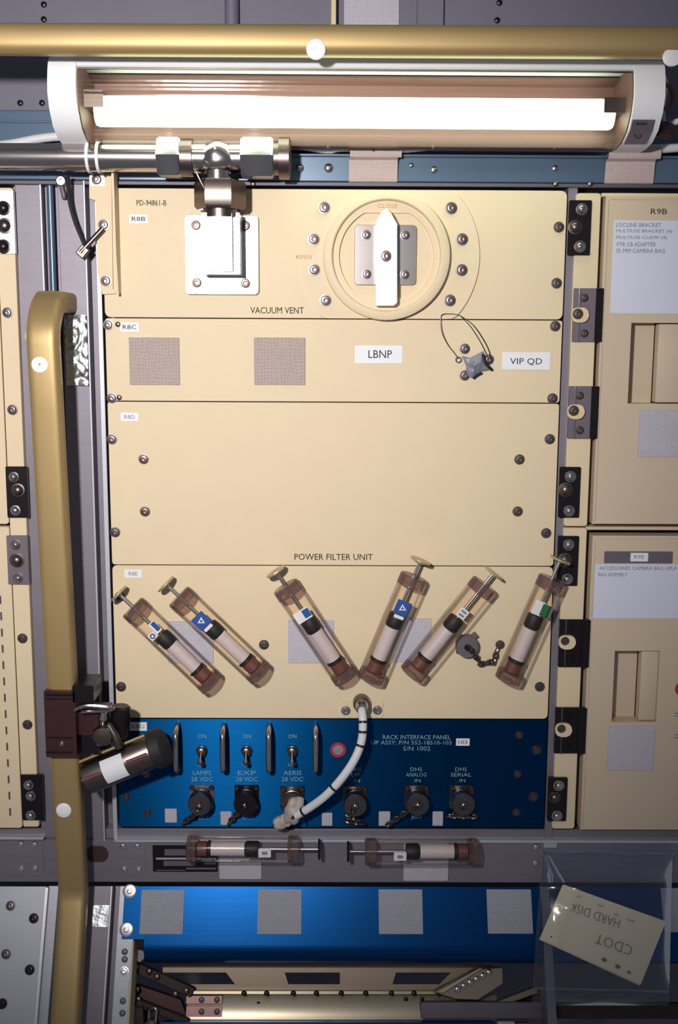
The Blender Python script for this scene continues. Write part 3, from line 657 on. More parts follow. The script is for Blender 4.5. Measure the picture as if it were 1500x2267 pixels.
def along(path, s_):
    i = min(int(s_),len(path)-2); t_ = s_-i; p0,p1,p2,p3 = [Vector(path[max(0,min(len(path)-1,i+k))]) for k in (-1,0,1,2)]
    return 0.5*((2*p1)+(p2-p0)*t_+(2*p0-5*p1+4*p2-p3)*t_**2+(3*p1-p0-3*p2+p3)*t_**3)
for s_ in (1.85,2.45,3.2,5.5,7.4):
    p, q = along(path,s_), along(path,s_+.09)
    part('lacing_band', B().rod(tuple(p),tuple(p+(q-p).normalized()*.0026),.0051,12), 'cableb', cb_)
tp = thing('tape_wrap', 'crumpled grey tape bundle around the cable end on the blue panel', 'tape', (U.X(645,1800),.006,U.Z(1842)))
part('wrap', B().lump((U.X(650,1796,.02),.016,U.Z(1796,.02)),.0105,.010,.016,.38,1.7,3,3,-.3), 'tape', tp)
part('loose_end', B().lump((U.X(628,1822,.02),.014,U.Z(1824,.02)),.0125,.006,.0078,.42,1.9,8,3,.3), 'tape', tp)
part('wire_tie', B().tube([U.V(646,1812,.026),U.V(656,1802,.031),U.V(668,1806,.026),U.V(672,1822,.020)],.0011,6), 'cableb', tp)
# dust cap hanging on its chain, syringe panel
dc = thing('dust_cap', 'grey round dust cap on a short chain beside the syringes', 'cap', (U.X(1033,1430),0,U.Z(1455)))
x,z = U.P(1033,1430,.008)
part('flange', B().rbox(x-.011,x+.011,z-.011,z+.011,0,.002,.002), 'screw', dc)
part('cap', B().lathe(x,z,[(.0118,.002),(.0125,.003),(.0125,.011),(.0115,.0125),(.003,.0125)],28), 'hinge', dc)
part('stud', B().lathe(x,z,[(.0036,.0125),(.0036,.016),(.002,.018),(0,.018)],12), 'black', dc)
part('lug', B().obox(U.P(1050,1407,.004),.7,.006,.007,.002,.006,.0006), 'hinge', dc)
chain(dc, [U.V(1040,1434,.017),U.V(1058,1462,.006),U.V(1066,1470,.004),U.V(1094,1464,.004),U.V(1099,1440,.004),U.V(1106,1428,.004)])
screw(dc, 1106, 1427, .001, U, .9, 'dsteel')
# ------------------------------------------------------------------ syringes
def syringe(tail, head, tee, label, st, dC=.0165, rod_reverse=False, group='clear syringes stuck on the rack'):
    a, h, e = U.V(*tail,dC), U.V(*head,dC), U.V(*tee,dC)
    ax = (h-a); L_ = ax.length; ax.normalize(); ext = (e-h).length
    ang = math.atan2(ax.z, ax.x)
    # local frame: x along the barrel
    fr = Frame(Matrix.Translation((a.x, 0, a.z)) @ Matrix.Rotation(-ang, 4, 'Y'))
    t = thing('syringe', label, 'syringe', (L_/2, 0, 0), fr, group); R = .0148
    p = lambda s: (s, dC, 0.0)
    body = B().axis(p(.004), p(L_), [(0,R),(L_-.008,R)], 28, False)
    part('barrel', body, 'acryl', t)
    part('end_cap', B().axis(p(0), p(1), [(0,R-.002),(.0012,R),(.010,R),(.011,R-.001),(.0112,.008)], 28), 'acrylb', t)
    part('head_cap', B().axis(p(L_-.013), p(1), [(0,.008),(.0004,R-.001),(.001,R+.0002),(.0115,R+.0002),(.013,R-.0015)], 28), 'acrylb', t)
    part('tip_seal', B().axis(p(.010), p(1), [(0,.005),(.002,.0085),(.012,.0085),(.013,.0075)], 18), 'wine', t)
    part('seal_ring', B().axis(p(.0238), p(1), [(0,.0095),(.0024,.0095)], 18), 'blackr', t)
    part('inner_tube', B().axis(p(.027), p(1), [(0,.0078),(L_*.30,.0078)], 18), 'acrylw', t)
    k0 = .027+L_*.30
    part('stopper', B().axis(p(k0+.001), p(1), [(0,.0082),(.0015,.0090),(.0135,.0090),(.015,.0082)], 18), 'blackr', t)
    part('plunger_rod', B().axis(p(k0+.014), p(1), [(0,.0018),(L_+ext-k0-.014,.0018)], 10), 'steel', t)
    part('thumb_disc', B().axis(p(L_+ext-.0022), p(1), [(0,.004),(.0006,.0112),(.0018,.0116),(.0028,.0112),(.003,.006)], 24), 'bronze' if st != 'H' else 'black', t)
    s0 = k0+.018; dF = dC+.0112
    def sq(nm, m, x0, x1, z0, z1, dd=0.0): part(nm, B().rbox(x0,x1,z0,z1,dF-.0006+dd,dF+dd,.0006,2), m, t)
    if st in ('A','D'):
        sq('sticker','bluesk',s0,s0+.016,-.0085,.0075)
        c = (s0+.008,-.0005); r = .0046; w_ = -ang+math.pi/2 if st == 'A' else -ang+math.pi/2
        part('triangle_mark', B().prism([(c[0]+r*math.cos(w_+k*2.0944), c[1]+r*math.sin(w_+k*2.0944)) for k in range(3)], dF, dF+.0004), 'sticker', t)
        part('triangle_centre', B().prism([(c[0]+r*.45*math.cos(w_+k*2.0944), c[1]+r*.45*math.sin(w_+k*2.0944)) for k in range(3)], dF+.0004, dF+.0006), 'bluesk', t)
        sq('sticker_edge','sticker',s0-.0045,s0-.0008,-.006,.005)
    elif st == 'C':
        sq('sticker','sticker',s0,s0+.013,-.009,.009); sq('print_block','bluesk',s0+.002,s0+.0115,-.0088,-.001,.0006)
    elif st == 'B':
        sq('sticker','sticker',s0+.002,s0+.016,-.0088,-.001); sq('print_block','bluesk',s0+.004,s0+.015,-.0085,-.0035,.0006)
        sq('sticker','sticker',s0,s0+.008,.000,.0085); part('letter_ring', B().lathe(s0+.004,.0042,[(.003,dF),(.003,dF+.0005),(.0016,dF+.0005)],14,False),'inkg' and 'bluesk',t)
    elif st == 'E':
        sq('sticker','sticker',s0+.001,s0+.012,-.004,.0065); sq('print_block','inkg',s0+.003,s0+.0055,-.002,.0045,.0006); sq('print_block','inkg',s0+.0075,s0+.010,-.002,.0045,.0006)
    elif st == 'G':
        sq('sticker','sticker',s0,s0+.016,-.0015,.0095); sq('print_block','greensk',s0+.001,s0+.0145,-.0095,.0005,.0006)
    elif st == 'H':
        sq('sticker','sticker',s0-.002,s0+.012,-.0045,.0055); sq('print_block','inkg',s0+.002,s0+.008,-.001,.0025,.0006)
    return t
M['bronze'] = mat('pale_bronze', (196,180,148), 0.6, 0.4, 0.1, 90)
M['acrylw'] = mat('milky_piston', (196,186,190), 0, 0.35, 0.06, 120)
syringe((472,1517),(292,1343),(262,1313),'clear syringe leaning left with a small C sticker, next to the post','B')
syringe((580,1496),(394,1319),(364,1295),'clear syringe leaning left with a blue triangle sticker','A')
syringe((768,1504),(630,1296),(611,1264),'clear syringe leaning left with a blue and white sticker below POWER FILTER','C')
syringe((818,1506),(916,1275),(930,1240),'clear syringe leaning right with a blue triangle sticker','D')
syringe((909,1495),(1073,1292),(1092,1268),'clear syringe leaning right with a small white sticker, beside the dust cap','E')
syringe((1122,1508),(1222,1280),(1243,1240),'clear syringe leaning right with a green sticker, overlapping the latch','G')
syringe((414,1879),(662,1880),(707,1882),'clear syringe lying level over the black data plate','H')
syringe((1057,1885),(807,1885),(769,1887),'clear syringe lying level on the cross beam without a data plate','H')
# ------------------------------------------------------------------ gold handrails
def osec(w, h, n=40, e=4.6):
    o = []
    for i in range(n):
        a = 2*math.pi*i/n; c, s_ = math.cos(a), math.sin(a)
        o.append((math.copysign(abs(c)**(2/e),c)*w/2, math.copysign(abs(s_)**(2/e),s_)*h/2))
    return o
hd = .125
za, zb = U.Z(119,hd,740), U.Z(48,hd,740); hzc = (za+zb)/2
slope = (U.P(1400,95,hd)[1]-U.P(100,88,hd)[1])/(U.P(1400,95,hd)[0]-U.P(100,88,hd)[0])
hr = thing('handrail', 'gold anodised handrail running level above the lamp', 'handrail', (0,hd-.02,hzc))
part('bar', B().sweep([(-.55,hd-.012,hzc-.55*slope),(.55,hd-.012,hzc+.55*slope)], osec(zb-za,.024,40,2.7), (0,0,1)), 'gold', hr)
for x in (-.5,.5): part('standoff', B().rod((x,-.05,hzc+x*slope),(x,hd-.012,hzc+x*slope),.011,16), 'gold', hr)
x,z = U.P(699,109,hd); part('screw_cap', B().lathe(x,z,[(.0088,hd-.002),(.0088,hd+.0006),(.0076,hd+.0014),(.0012,hd+.0014),(.001,hd)],24), 'plastic', hr)
x,z = U.P(1491,122,hd); part('screw_cap', B().lathe(x,z,[(.0088,hd-.006),(.0088,hd-.002),(.0076,hd-.0014),(0,hd-.0014)],24), 'plastic', hr)
vr = thing('handrail', 'gold anodised upright handrail bent at the cross beam, left of the panels', 'handrail', (U.X(150,1950),.03,U.Z(1950)))
topv, midv = U.V(93,800,.082), U.V(149,1820,.054)
drv = (midv-topv)/(topv.z-midv.z)
def vp_(z): return topv + drv*(topv.z-z)
zc = U.Z(1990,.054,156); kv = vp_(zc)
low = Vector(LO.G(LO.V(141,2267,.042))); low = Vector((low.x,-low.y,low.z)); dl = (low-kv)
zt2 = U.Z(640,.06,110); pth = []
tv = vp_(zt2-.03)
pth += [(tv.x+.002,-.045,zt2-.012),(tv.x+.001,.006,zt2-.012)]
for i in range(0,9):
    a = math.radians(90*i/8); rr = .042
    pth.append((tv.x, tv.y-rr+rr*math.sin(a), zt2-.012-rr+rr*math.cos(a)))
n_ = 10
for i in range(1,n_): z_ = (zt2-.06)+(zc+.012-(zt2-.06))*i/n_; q = vp_(z_); pth.append(tuple(q))
for i in range(0,5):
    s_ = i/4; p0 = vp_(zc+.010); p2 = kv+dl*(.010/abs(dl.z)); pth.append(tuple(p0*(1-s_)**2+kv*2*s_*(1-s_)+p2*s_**2))
for i in range(1,5): pth.append(tuple(kv+dl*(.05+.45*i)))
pth = [(x,y-.011,z) if k_ > 2 else (x,y,z) for k_,(x,y,z) in enumerate(pth)]
part('bar', B().sweep(pth, osec(.0310,.022), (1,0,0)), 'gold', vr)
for px,py,dd in ((88,807,.0825),(141,1794,.0555)):
    x,z = U.P(px,py,dd); part('screw_cap', B().lathe(x,z,[(.0082,dd-.003),(.0082,dd+.0004),(.0070,dd+.0012),(.0014,dd+.0012),(.0012,dd)],24), 'plastic', vr)
for py in (745,1690):
    q = vp_(U.Z(py,.05,110)); part('standoff', B().rod((q.x-.012,-.03,q.z),(q.x-.012,q.y-.014,q.z),.0075,14), 'gold', vr)
# ------------------------------------------------------------------ lamp
lm = thing('fluorescent_lamp', 'white fluorescent lamp fixture glowing under the level gold handrail', 'lamp', (U.X(785,220,.07),0,U.Z(310,.06)))
dl_ = .088
zB, zT_ = U.Z(312,.066), U.Z(126,.066); H_ = zT_-zB
x0, x1 = U.X(116,230,.07), U.X(1459,230,.07); c0, c1 = U.X(168,230,dl_), U.X(1404,230,dl_)
lam = [(0.0,0.0),(.030,0.0),(.052,.035),(.070,.14),(.082,.32),(.087,.50),(.086,.66),(.083,.80),(.081,.86),(.077,.93),(.066,.98),(.045,1.0),(0,1.0)]
def lprof(s=1.0, k0=0, k1=None, inset=0.0): return [((d-inset if d > .01 else d)*s, zB+H_*(.5+(t_-.5)*(1-2*inset/H_))) for d,t_ in lam[k0:k1]]
shell = B(); outer = lprof(.985,0,None,.002)[8:]
hz_ = [(-.045,zT_-.003),(.045,zT_-.001),(.065,zT_-.003),(.0785,zB+H_*.95),(.0805,zB+H_*.815),(.077,zB+H_*.81),(.062,zT_-.009),(-.043,zT_-.008)]
part('housing', B().xprof(c0-.006,c1+.006,hz_), 'white', lm)
part('back_plate', B().box(c0-.006,c1+.006,zB+.003,zT_-.006,-.045,.004), 'white', lm)
refl = [(.006,zB+.002),(.006,zT_-.010),(.034,zT_-.010),(.034,zT_-.012),(.010,zT_-.014),(.010,zB+.030),(.024,zB+.006),(.024,zB+.002)]
part('reflector', B().xprof(c0-.004,c1+.004,refl), 'refl', lm)
n = 46; cov = []
for i in range(n+1):
    f_ = i/n; # walk along lam[1:9]
    seq = lam[1:9]; g_ = f_*(len(seq)-1); i_ = min(int(g_),len(seq)-2); h_ = g_-i_
    d_ = seq[i_][0]*(1-h_)+seq[i_+1][0]*h_; t_ = seq[i_][1]*(1-h_)+seq[i_+1][1]*h_
    cov.append((d_-.002+.00045*(i%2), zB+H_*t_))
part('ribbed_cover', B().xprof(c0-.004,c1+.004,cov,False), 'diffus', lm, 'clear ribbed cover', True)
part('trim_line', B().box(c0,c1,zB+H_*.800,zB+H_*.812,.076,.0795), 'dsteel', lm)
for a,b_,nm in ((x0,c0,'end_cap'),(c1,x1,'end_cap')):
    part(nm, B().xprof(a,b_,[(d+.001 if d > .01 else -.045, z) for d,z in lprof(1.0)]), 'plastic', lm)
for a in (c0,c1-.0012):
    part('added_baffle', B().xprof(a,a+.0012,[(d-.004,zB+H_*t_) for d,t_ in lam[1:10]]+[(.012,zB+H_*.86),(.012,zB+H_*.05)]), 'refl', lm)  # added dark plates, cover the tube glow on the inner end cap faces
tz, td, tr = U.Z(251,.045)+.0005, .045, .0146
part('glow_tube', B().axis((c0+.010,td,tz),(c1-.010,td,tz),[(0,tr*.9),(.003,tr),(c1-c0-.023,tr),(c1-c0-.020,tr*.9)],20), 'tube', lm)
part('tube_holder', B().rbox(c0,c0+.020,U.Z(245,.05),U.Z(207,.05),.010,.060,.001), 'dsteel', lm)
part('tube_holder', B().rbox(c1-.022,c1,U.Z(250,.05),U.Z(216,.05),.010,.060,.001), 'dsteel', lm)
part('wire_clip', B().rod((c0+.002,.060,U.Z(208,.06)),(c0+.020,.060,U.Z(208,.06)),.0012,8), 'chrome', lm)
k1_ = U.P(1412,290,.07)
part('switch', B().xprof(U.X(1396,290,.075),U.X(1445,290,.075),[(.050,zB+H_*.02),(.056,zB+H_*.03),(.073,zB+H_*.135),(.080,zB+H_*.245),(.076,zB+H_*.245),(.05,zB+H_*.1)]), 'hinge', lm, 'grey rocker switch')
xs0, xs1 = U.X(1408,290,.08), U.X(1432,290,.08)
part('switch_mark', B().xprof(xs0,xs1,[(.0772,zB+H_*.190),(.0785,zB+H_*.210),(.0775,zB+H_*.210),(.0762,zB+H_*.190)]), 'ink', lm)
part('switch_mark', B().tube([((xs0+xs1)/2+.0035*math.cos(a),.0665+.0012*math.sin(a),zB+H_*.092+.0022*math.sin(a)) for a in [k*math.pi/5 for k in range(11)]],.0006,5,0), 'ink', lm)
lw = thing('lamp_lead', 'dark looped lead plugged into the right end of the lamp', 'cable', (U.X(1470,200,.03),.03,U.Z(300,.03)))
part('lead', B().tube([U.V(1452,236,.05),U.V(1478,240,.04),U.V(1489,218,.04),U.V(1481,192,.04),U.V(1462,186,.045),U.V(1453,190,.05)],.0021,8), 'wine', lw)
part('lead', B().tube([U.V(1455,150,.03),U.V(1464,160,.03),U.V(1475,185,.02),U.V(1468,240,.02),U.V(1472,285,.02)],.0016,8), 'cablew', lw)
part('plug', B().rod(tuple(U.V(1452,284,.045)),tuple(U.V(1480,290,.035)),.008,14), 'maroon', lw)
part('lead', B().tube([U.V(1476,289,.036),U.V(1490,272,.03),U.V(1520,268,.03),U.V(1600,280,.02)],.003,8), 'cablew', lw)
# ------------------------------------------------------------------ cable and straps along the beam
wcab = thing('wall_cable', 'white cable running along the blue-grey beam behind the lamp', 'cable', (0,-.012,U.Z(320,-.012)))
part('jacket', B().tube([U.V(-200,338,-.010),U.V(0,322,-.010),U.V(120,303,-.008),U.V(300,300,-.006),U.V(520,300,-.006),U.V(620,314,-.004),U.V(720,330,-.003),U.V(760,326,0),U.V(900,328,0),U.V(990,316,-.003),U.V(1100,308,-.004),U.V(1200,322,-.003),U.V(1340,326,0),U.V(1450,330,0),U.V(1560,322,-.004),U.V(1700,318,-.004)],.0046,10,6), 'cablew', wcab)
def strapf(name, x0, x1, label, seed, flap=False):
    t = thing(name, label, 'strap', (U.X((x0+x1)/2,370),0,U.Z(402)))
    xa,xb,_,_ = U.rect(x0,345,x1,402,.002)
    za, zm, zt_2 = U.Z(402,-.003), U.Z(348,.004), U.Z(318,.008)
    prof = [(-.004,za),(-.003,za+.001),(.0005,zm-.002),(.006,zm),(.0085,zm+.004),(.0085,zt_2-.004),(.006,zt_2),(-.004,zt_2+.002),(-.02,zt_2+.003)]
    inn = [(d-.0014,z+(.0008 if i > 5 else -.0004)) for i,(d,z) in enumerate(prof)]
    part('webbing', B().xprof(xa,xb,prof[:4]+inn[:4][::-1]), 'strap', t)
    part('loop', B().xprof(xa+.001,xb+.0035,prof[3:]+[(d-.0016,z-.0014 if i > 2 else z) for i,(d,z) in list(enumerate(prof[3:]))[::-1]]), 'strap', t)
    rivet(t, (x0+x1)/2, 333, .0085, U, .5, 'dsteel')
    if flap:
        xc,xd,zc_,zd = U.rect(796,308,914,321,.012); part('flap', B().rbox(xc,xd,zc_,zd,.006,.012,.001,2,.0006), 'strap', t)
    return t
strapf('cable_strap',772,880,'pale woven strap on the beam above the round valve',1,True)
strapf('cable_strap',1341,1450,'pale woven strap on the beam above the beige door',2)
# ------------------------------------------------------------------ vacuum pipe
dp_ = .030
vpz = U.Z(350,dp_,480)
pipe = thing('vacuum_pipe', 'polished steel tee pipe with hex nuts over the VACUUM VENT panel', 'pipe', (U.X(480,350,dp_),dp_,vpz))
pp_ = lambda px, py=None: (U.X(px,350,dp_), dp_, vpz if py is None else U.Z(py,dp_,px))
part('run_tube', B().rod(pp_(-260),pp_(356),.0132,24), 'chrome', pipe)
part('sleeve', B().rod(pp_(138),pp_(352),.0142,24), 'chrome', pipe)
part('hex_nut', B().hexa(pp_(350),pp_(402),.0212,.0), 'steel', pipe)
part('hex_nut', B().hexa(pp_(534),pp_(606),.0217,.0), 'steel', pipe)
part('collar', B().rod(pp_(402),pp_(428),.0185,24), 'dsteel', pipe)
part('end_plug', B().axis(pp_(604),pp_(700),[(0,.0165),(.006,.0165),(.0062,.0205),(.0165,.0205),(.018,.018)],24), 'dsteel', pipe)
part('tee_body', B().rod(pp_(424),pp_(538),.0150,20).rod((U.X(482,360,dp_),dp_,vpz),(U.X(482,360,dp_),dp_,U.Z(405,dp_)),.0135,20).lump((U.X(482,352,dp_),dp_,vpz),.021,.0195,.018,.12,2.0,5,3), 'chrome', pipe)
part('hex_nut', B().hexa((U.X(487,430,dp_),dp_,U.Z(402,dp_)),(U.X(487,430,dp_),dp_,U.Z(466,dp_)),.0262,.52), 'dsteel', pipe)
part('neck', B().rod((U.X(487,430,dp_),dp_,U.Z(464,dp_)),(U.X(487,430,dp_),dp_,U.Z(484,dp_)),.0175,20), 'dsteel', pipe)
for px in (197,219): part('clamp_band', B().axis(pp_(px-3.5),pp_(px+3.5),[(0,.0143),(.0003,.0153),(.0030,.0153),(.0033,.0143)],24), 'plastic', pipe)
part('lock_wire', B().tube([U.V(424,352,.050),U.V(436,385,.053),U.V(458,428,.050)],.0005,6), 'chrome', pipe)
# cream angle bracket with a grounding strap
bk = thing('angle_bracket', 'cream angle bracket at the upper left of the vacuum vent panel', 'bracket', (U.X(225,500),0,U.Z(650)))
pts = [U.P(x,y,.003) for x,y in ((197,384),(247,384),(249,640),(262,650),(226,652),(216,600),(212,443),(197,440))]
part('base_plate', B().prism(pts,-.002,.003,.0004), 'cream', bk)
f0, f1 = U.V(246,380,.022), U.V(247,648,.003)
part('web', B().prism([(0,0)],0,0) if False else B().sweep([(f0.x+.0012,.012,f0.z),(f0.x+.0012,.010,U.Z(560,.01)),(f0.x+.0012,.002,U.Z(652,.003))],[(.0012,.010),(-.0012,.010),(-.0012,-.010),(.0012,-.010)],(1,0,0)), 'cream', bk)
xa,xb,za,zb = U.rect(199,384,232,412,.0035); part('washer_plate', B().rbox(xa,xb,za,zb,.003,.0045,.001), 'plate', bk)
for px,py,dd in ((215,398,.0045),(230,498,.003),(235,622,.003)): screw(bk, px, py, dd, U, 1.05)
gs = thing('grounding_strap', 'black grounding strap hooked with a metal lug onto the cream bracket', 'strap', (U.X(160,480),.004,U.Z(560)))
part('strap', B().tube([U.V(150,388,.020),U.V(151,415,.016),U.V(155,450,.012),U.V(166,490,.010),U.V(180,525,.009),U.V(190,548,.009)],.0021,8), 'cableb', gs)
part('lug', B().rod(tuple(U.V(178,559,.010)),tuple(U.V(228,506,.008)),.0028,10), 'dsteel', gs)
part('lug_eye', B().obox(U.P(183,557,.010),.85,.012,.010,.006,.012,.001), 'dsteel', gs)
x,z = U.P(134,400,.008); part('terminal', B().lathe(x,z,[(.0058,-.01),(.0058,.006),(.0045,.008),(.0022,.008),(.002,.004),(0,.004)],14), 'steel', gs)
part('terminal_tail', B().tube([U.V(135,412,.004),U.V(140,430,.004),U.V(141,440,.003)],.0024,8), 'hinge', gs)
# ------------------------------------------------------------------ rail clamp with a cylinder on it
cl = thing('rail_clamp', 'dark maroon rail clamp with chrome swivel on the upright gold handrail', 'clamp', (U.X(150,1600,.06),.03,U.Z(1680,.06)))
dq = .068
xa,xb,za,zb = U.rect(99,1530,168,1677,dq); part('body', B().rbox(xa,xb,za,zb,.012,dq,.0012,3,.001), 'maroon', cl)
for y0,y1 in ((1536,1541),(1546,1549),(1632,1635),(1664,1668)):
    xa2,xb2,zc_,zd = U.rect(101,y0,160,y1,dq+.001); part('groove_rib', B().box(xa2,xb2,zc_,zd,dq-.001,dq+.0012,.0003), 'black', cl)
rivet(cl, 137, 1646, dq, U, 1.0, 'chrome')
xa,xb,za,zb = U.rect(160,1518,207,1556,dq); part('clamp_jaw', B().rbox(xa,xb,za,zb,.028,dq,.001,2,.0008), 'black', cl)
xa,xb,za,zb = U.rect(150,1572,240,1628,.056); part('arm', B().rbox(xa,xb,za,zb,.030,.056,.002,3,.0008), 'maroon', cl)
part('lever', B().tube([U.V(164,1572,.066),U.V(190,1562,.068),U.V(242,1566,.066),U.V(246,1572,.062),U.V(180,1576,.064)],.0022,8), 'chrome', cl)
part('swivel_post', B().axis(tuple(U.V(230,1576,.060)),tuple(U.V(222,1650,.060)),[(0,.004),(.008,.0055),(.010,.0042),(.016,.0042),(.018,.009),(.026,.0095),(.028,.007),(.036,.006)],18), 'chrome', cl)
part('swivel_knob', B().lathe(*U.P(226,1632,.07),[(.010,.050),(.0115,.054),(.0115,.066),(.010,.070),(.004,.071)],12), 'dsteel', cl)
part('back_knob', B().axis(tuple(U.V(268,1562,.050)),tuple(U.V(264,1640,.050)),[(0,.008),(.002,.0105),(.032,.0105),(.036,.008)],16), 'black', cl)
part('link_arm', B().tube([U.V(240,1604,.064),U.V(256,1632,.066),U.V(264,1656,.066)],.0045,10), 'dsteel', cl)
part('side_block', B().obox(U.P(200,1650,.062),0,.020,.020,.035,.062,.001), 'black', cl)
cy = thing('clamped_cylinder', 'polished dark cylinder with a white label held by the rail clamp', 'cylinder', (U.X(275,1690,.05),.05,U.Z(1730,.05)))
p, q = U.V(190,1722,.052), U.V(347,1658,.052); ax = (q-p).normalized(); LL = (q-p).length; n3 = Vector((-ax.z,0,ax.x))
part('body', B().axis(tuple(p),tuple(q),[(0,.013),(.003,.0185),(LL-.006,.0185),(LL-.002,.0165),(LL,.0165)],28), 'dsteel', cy)
part('rubber_end', B().axis(tuple(p+ax*(LL-.004)),tuple(q+ax),[(0,.0205),(.001,.0215),(.012,.0215),(.014,.019)],24), 'blackr', cy)
arc = B(); t = bmesh.new(); g = []
for i in range(2):
    row = []
    for k_ in range(11):
        a = math.radians(-35+85*k_/10); pos = p+ax*(LL*(.30 if i == 0 else .60))+n3*(.0189*math.sin(a))+Vector((0,1,0))*(.0189*math.cos(a)); row.append(t.verts.new((pos.x,-pos.y,pos.z)))
    g.append(row)
for k_ in range(10): t.faces.new((g[0][k_],g[1][k_],g[1][k_+1],g[0][k_+1]))
arc._add(t); part('label_band', arc, 'sticker', cy)
for s0_,s1_ in ((.02,.27),(.64,.92)):
    e0, e1 = p+ax*LL*s0_+n3*.004+Vector((0,.0178,0)), p+ax*LL*s1_+n3*.004+Vector((0,.0178,0)); part('slot_rail', B().rod(tuple(e0),tuple(e1),.0022,8), 'wine', cy)
e0, e1 = p+ax*LL*.0+n3*.019, p+ax*LL*.93+n3*.019; part('edge_rod', B().rod(tuple(e0),tuple(e1),.0018,8), 'gold', cy)
# ------------------------------------------------------------------ left neighbour rack
ls = thing('edge_strip', 'narrow cream edge strip of the neighbouring rack with dark latches', 'strip', (U.X(45,1500),-.01,U.Z(1835)))
part('strip', B().rbox(U.X(1.5,700),U.X(37,640),U.Z(1832),U.Z(420),-.02,0,.002,3,.0005), 'cream', ls)
for px,py in ((17,692),(28,907),(50,1413),(61,1604)): screw(ls, px, py, 0)
def latch(x0,y0,x1,y1,label,m,bolts,parent_m='chrome'):
    t = thing('panel_latch', label, 'latch', (U.X((x0+x1)/2,y1),0,U.Z(y1)), U, 'bolted panel latches')
    xa,xb,za,zb = U.rect(x0,y0,x1,y1,.003); part('plate', B().rbox(xa,xb,za,zb,-.002,.003,.001,3,.0006), m, t)
    for px,py,s_,mm in bolts: x,z = U.P(px,py,.003); shared('bolt','latchbolt'+mm,mk_bolt,mm,t,x,.003,z,0,min(1.3,s_*.92))
    return t
latch(-30,420,32,562,'bright bolted latch plate at the top of the left strip','plate',((8,461,1.3,'black'),(11,500,1.7,'dsteel'),(8,546,1.3,'black')))
latch(14,1033,61,1146,'dark latch above the joint of the left strip','black',((30,1056,1.0,'chrome'),(40,1085,1.3,'dsteel'),(34,1130,1.0,'steel')))
latch(16,1186,63,1294,'grey latch just below the joint of the left strip','hinge',((35,1206,1.0,'chrome'),(38,1240,1.6,'dsteel'),(40,1280,1.0,'chrome')))
latch(47,1716,95,1816,'dark latch at the foot of the left strip','black',((63,1738,1.0,'chrome'),(68,1762,1.0,'chrome'),(68,1805,1.0,'steel')))
ld = thing('cabinet_door', 'cream door of the neighbouring rack with a slotted edge, beside the left strip', 'door', (U.X(-60,1500),0,U.Z(1835)))
zm_ = U.Z(1166)
part('door_leaf', B().rbox(FARL,U.X(0.0,700),U.Z(1834),zm_-.0015,-.01,.001,.003,3,.0006), 'cream', ld)
part('door_leaf', B().rbox(FARL,U.X(0.0,700),zm_+.0015,U.Z(420),-.01,.001,.003,3,.0006), 'cream', ld)
part('hinge_line', B().box(U.X(5,1166)-.0205,U.X(5,1166)-.0185,U.Z(1834),zm_,.001,.0022,.0003), 'cream_r', ld)
for k_ in range(14):
    py = 1330+36*k_; x = U.X(14,1400)-.0045; z = U.Z(py); shared('slot','slot',lambda: B().box(-.0010,.0010,-.0045,.0045,0,.0004),'greyd',ld,x,.001,z)
# ------------------------------------------------------------------ right neighbour rack
rs = thing('edge_strip', 'cream edge strip between the grey post and the beige doors', 'strip', (U.X(1250,1800),-.01,U.Z(1835)))
xs_a, xs_b = U.X(1269,600), U.X(1323,600)
part('strip', B().rbox(xs_a,xs_b,U.Z(1163),U.Z(424),-.02,0,.003,3,.0006), 'cream', rs)
part('strip', B().rbox(xs_a,xs_b,U.Z(1834),U.Z(1167),-.02,0,.003,3,.0006), 'cream', rs)
latch(1259,443,1307,565,'dark latch at the top of the right strip','black',((1287,463,1.1,'chrome'),(1272,503,1.3,'dsteel'),(1283,546,1.1,'chrome')))
latch(1238,1034,1283,1146,'dark latch above the joint of the right strip','black',((1262,1055,1.1,'chrome'),(1251,1084,1.4,'dsteel'),(1259,1131,1.1,'chrome')))
latch(1234,1187,1279,1297,'dark latch behind the syringe head on the right strip','black',((1258,1206,1.1,'chrome'),(1249,1240,1.5,'dsteel'),(1255,1282,1.1,'chrome')))
latch(1213,1722,1254,1818,'dark latch at the foot of the right strip','black',((1236,1739,1.1,'chrome'),(1227,1765,1.2,'dsteel'),(1232,1806,1.1,'chrome')))
def hinge(x0,y0,x1,y1,m,label,hx,hy):
    t = thing('door_hinge', label, 'hinge', (U.X((x0+x1)/2,y1),0,U.Z(y1)), U, 'hinges of the beige doors')
    xa,xb,za,zb = U.rect(x0,y0,x1,y1,.003); part('leaf', B().rbox(xa,xb,za,zb,-.002,.003,.0006,2,.0004), m, t)
    w_ = xb-xa; part('knuckle', B().box(xb-w_*.26,xb,za,zb,.003,.0048,.0004), 'black', t)
    part('bead', B().box(xa+w_*.17,xa+w_*.24,za,zb,.003,.0042,.0004), 'steel' if m == 'hinge' else 'dsteel', t)
    kx = (x0+x1)/2
    for py in (y0+(y1-y0)*.18,y0+(y1-y0)*.84): screw(t, kx-8, py, .003, U, .8, 'dsteel' if m == 'hinge' else 'black')
    x,z = U.P(hx,hy,.005)
    hk_ = part('catch', B().rbox(x-.0085,x+.010,z-.0085,z+.007,.003,.0075,.0065,5,.0005), 'tan' if m == 'hinge' else 'cream', t)
    screw(t, hx-3, hy-1, .0075, U, 1.0 if m == 'hinge' else .85, 'dsteel'); return t
hinge(1268,638,1333,757,'hinge','grey hinge with cream catch beside the upper door list','' and 0 or 1281,696)
hinge(1258,855,1323,971,'hinge','grey hinge with cream catch beside the upper door velcro',1272,910)
hinge(1237,1372,1304,1477,'black','black hinge with cream catch beside the green-stickered syringe',1253,1420)
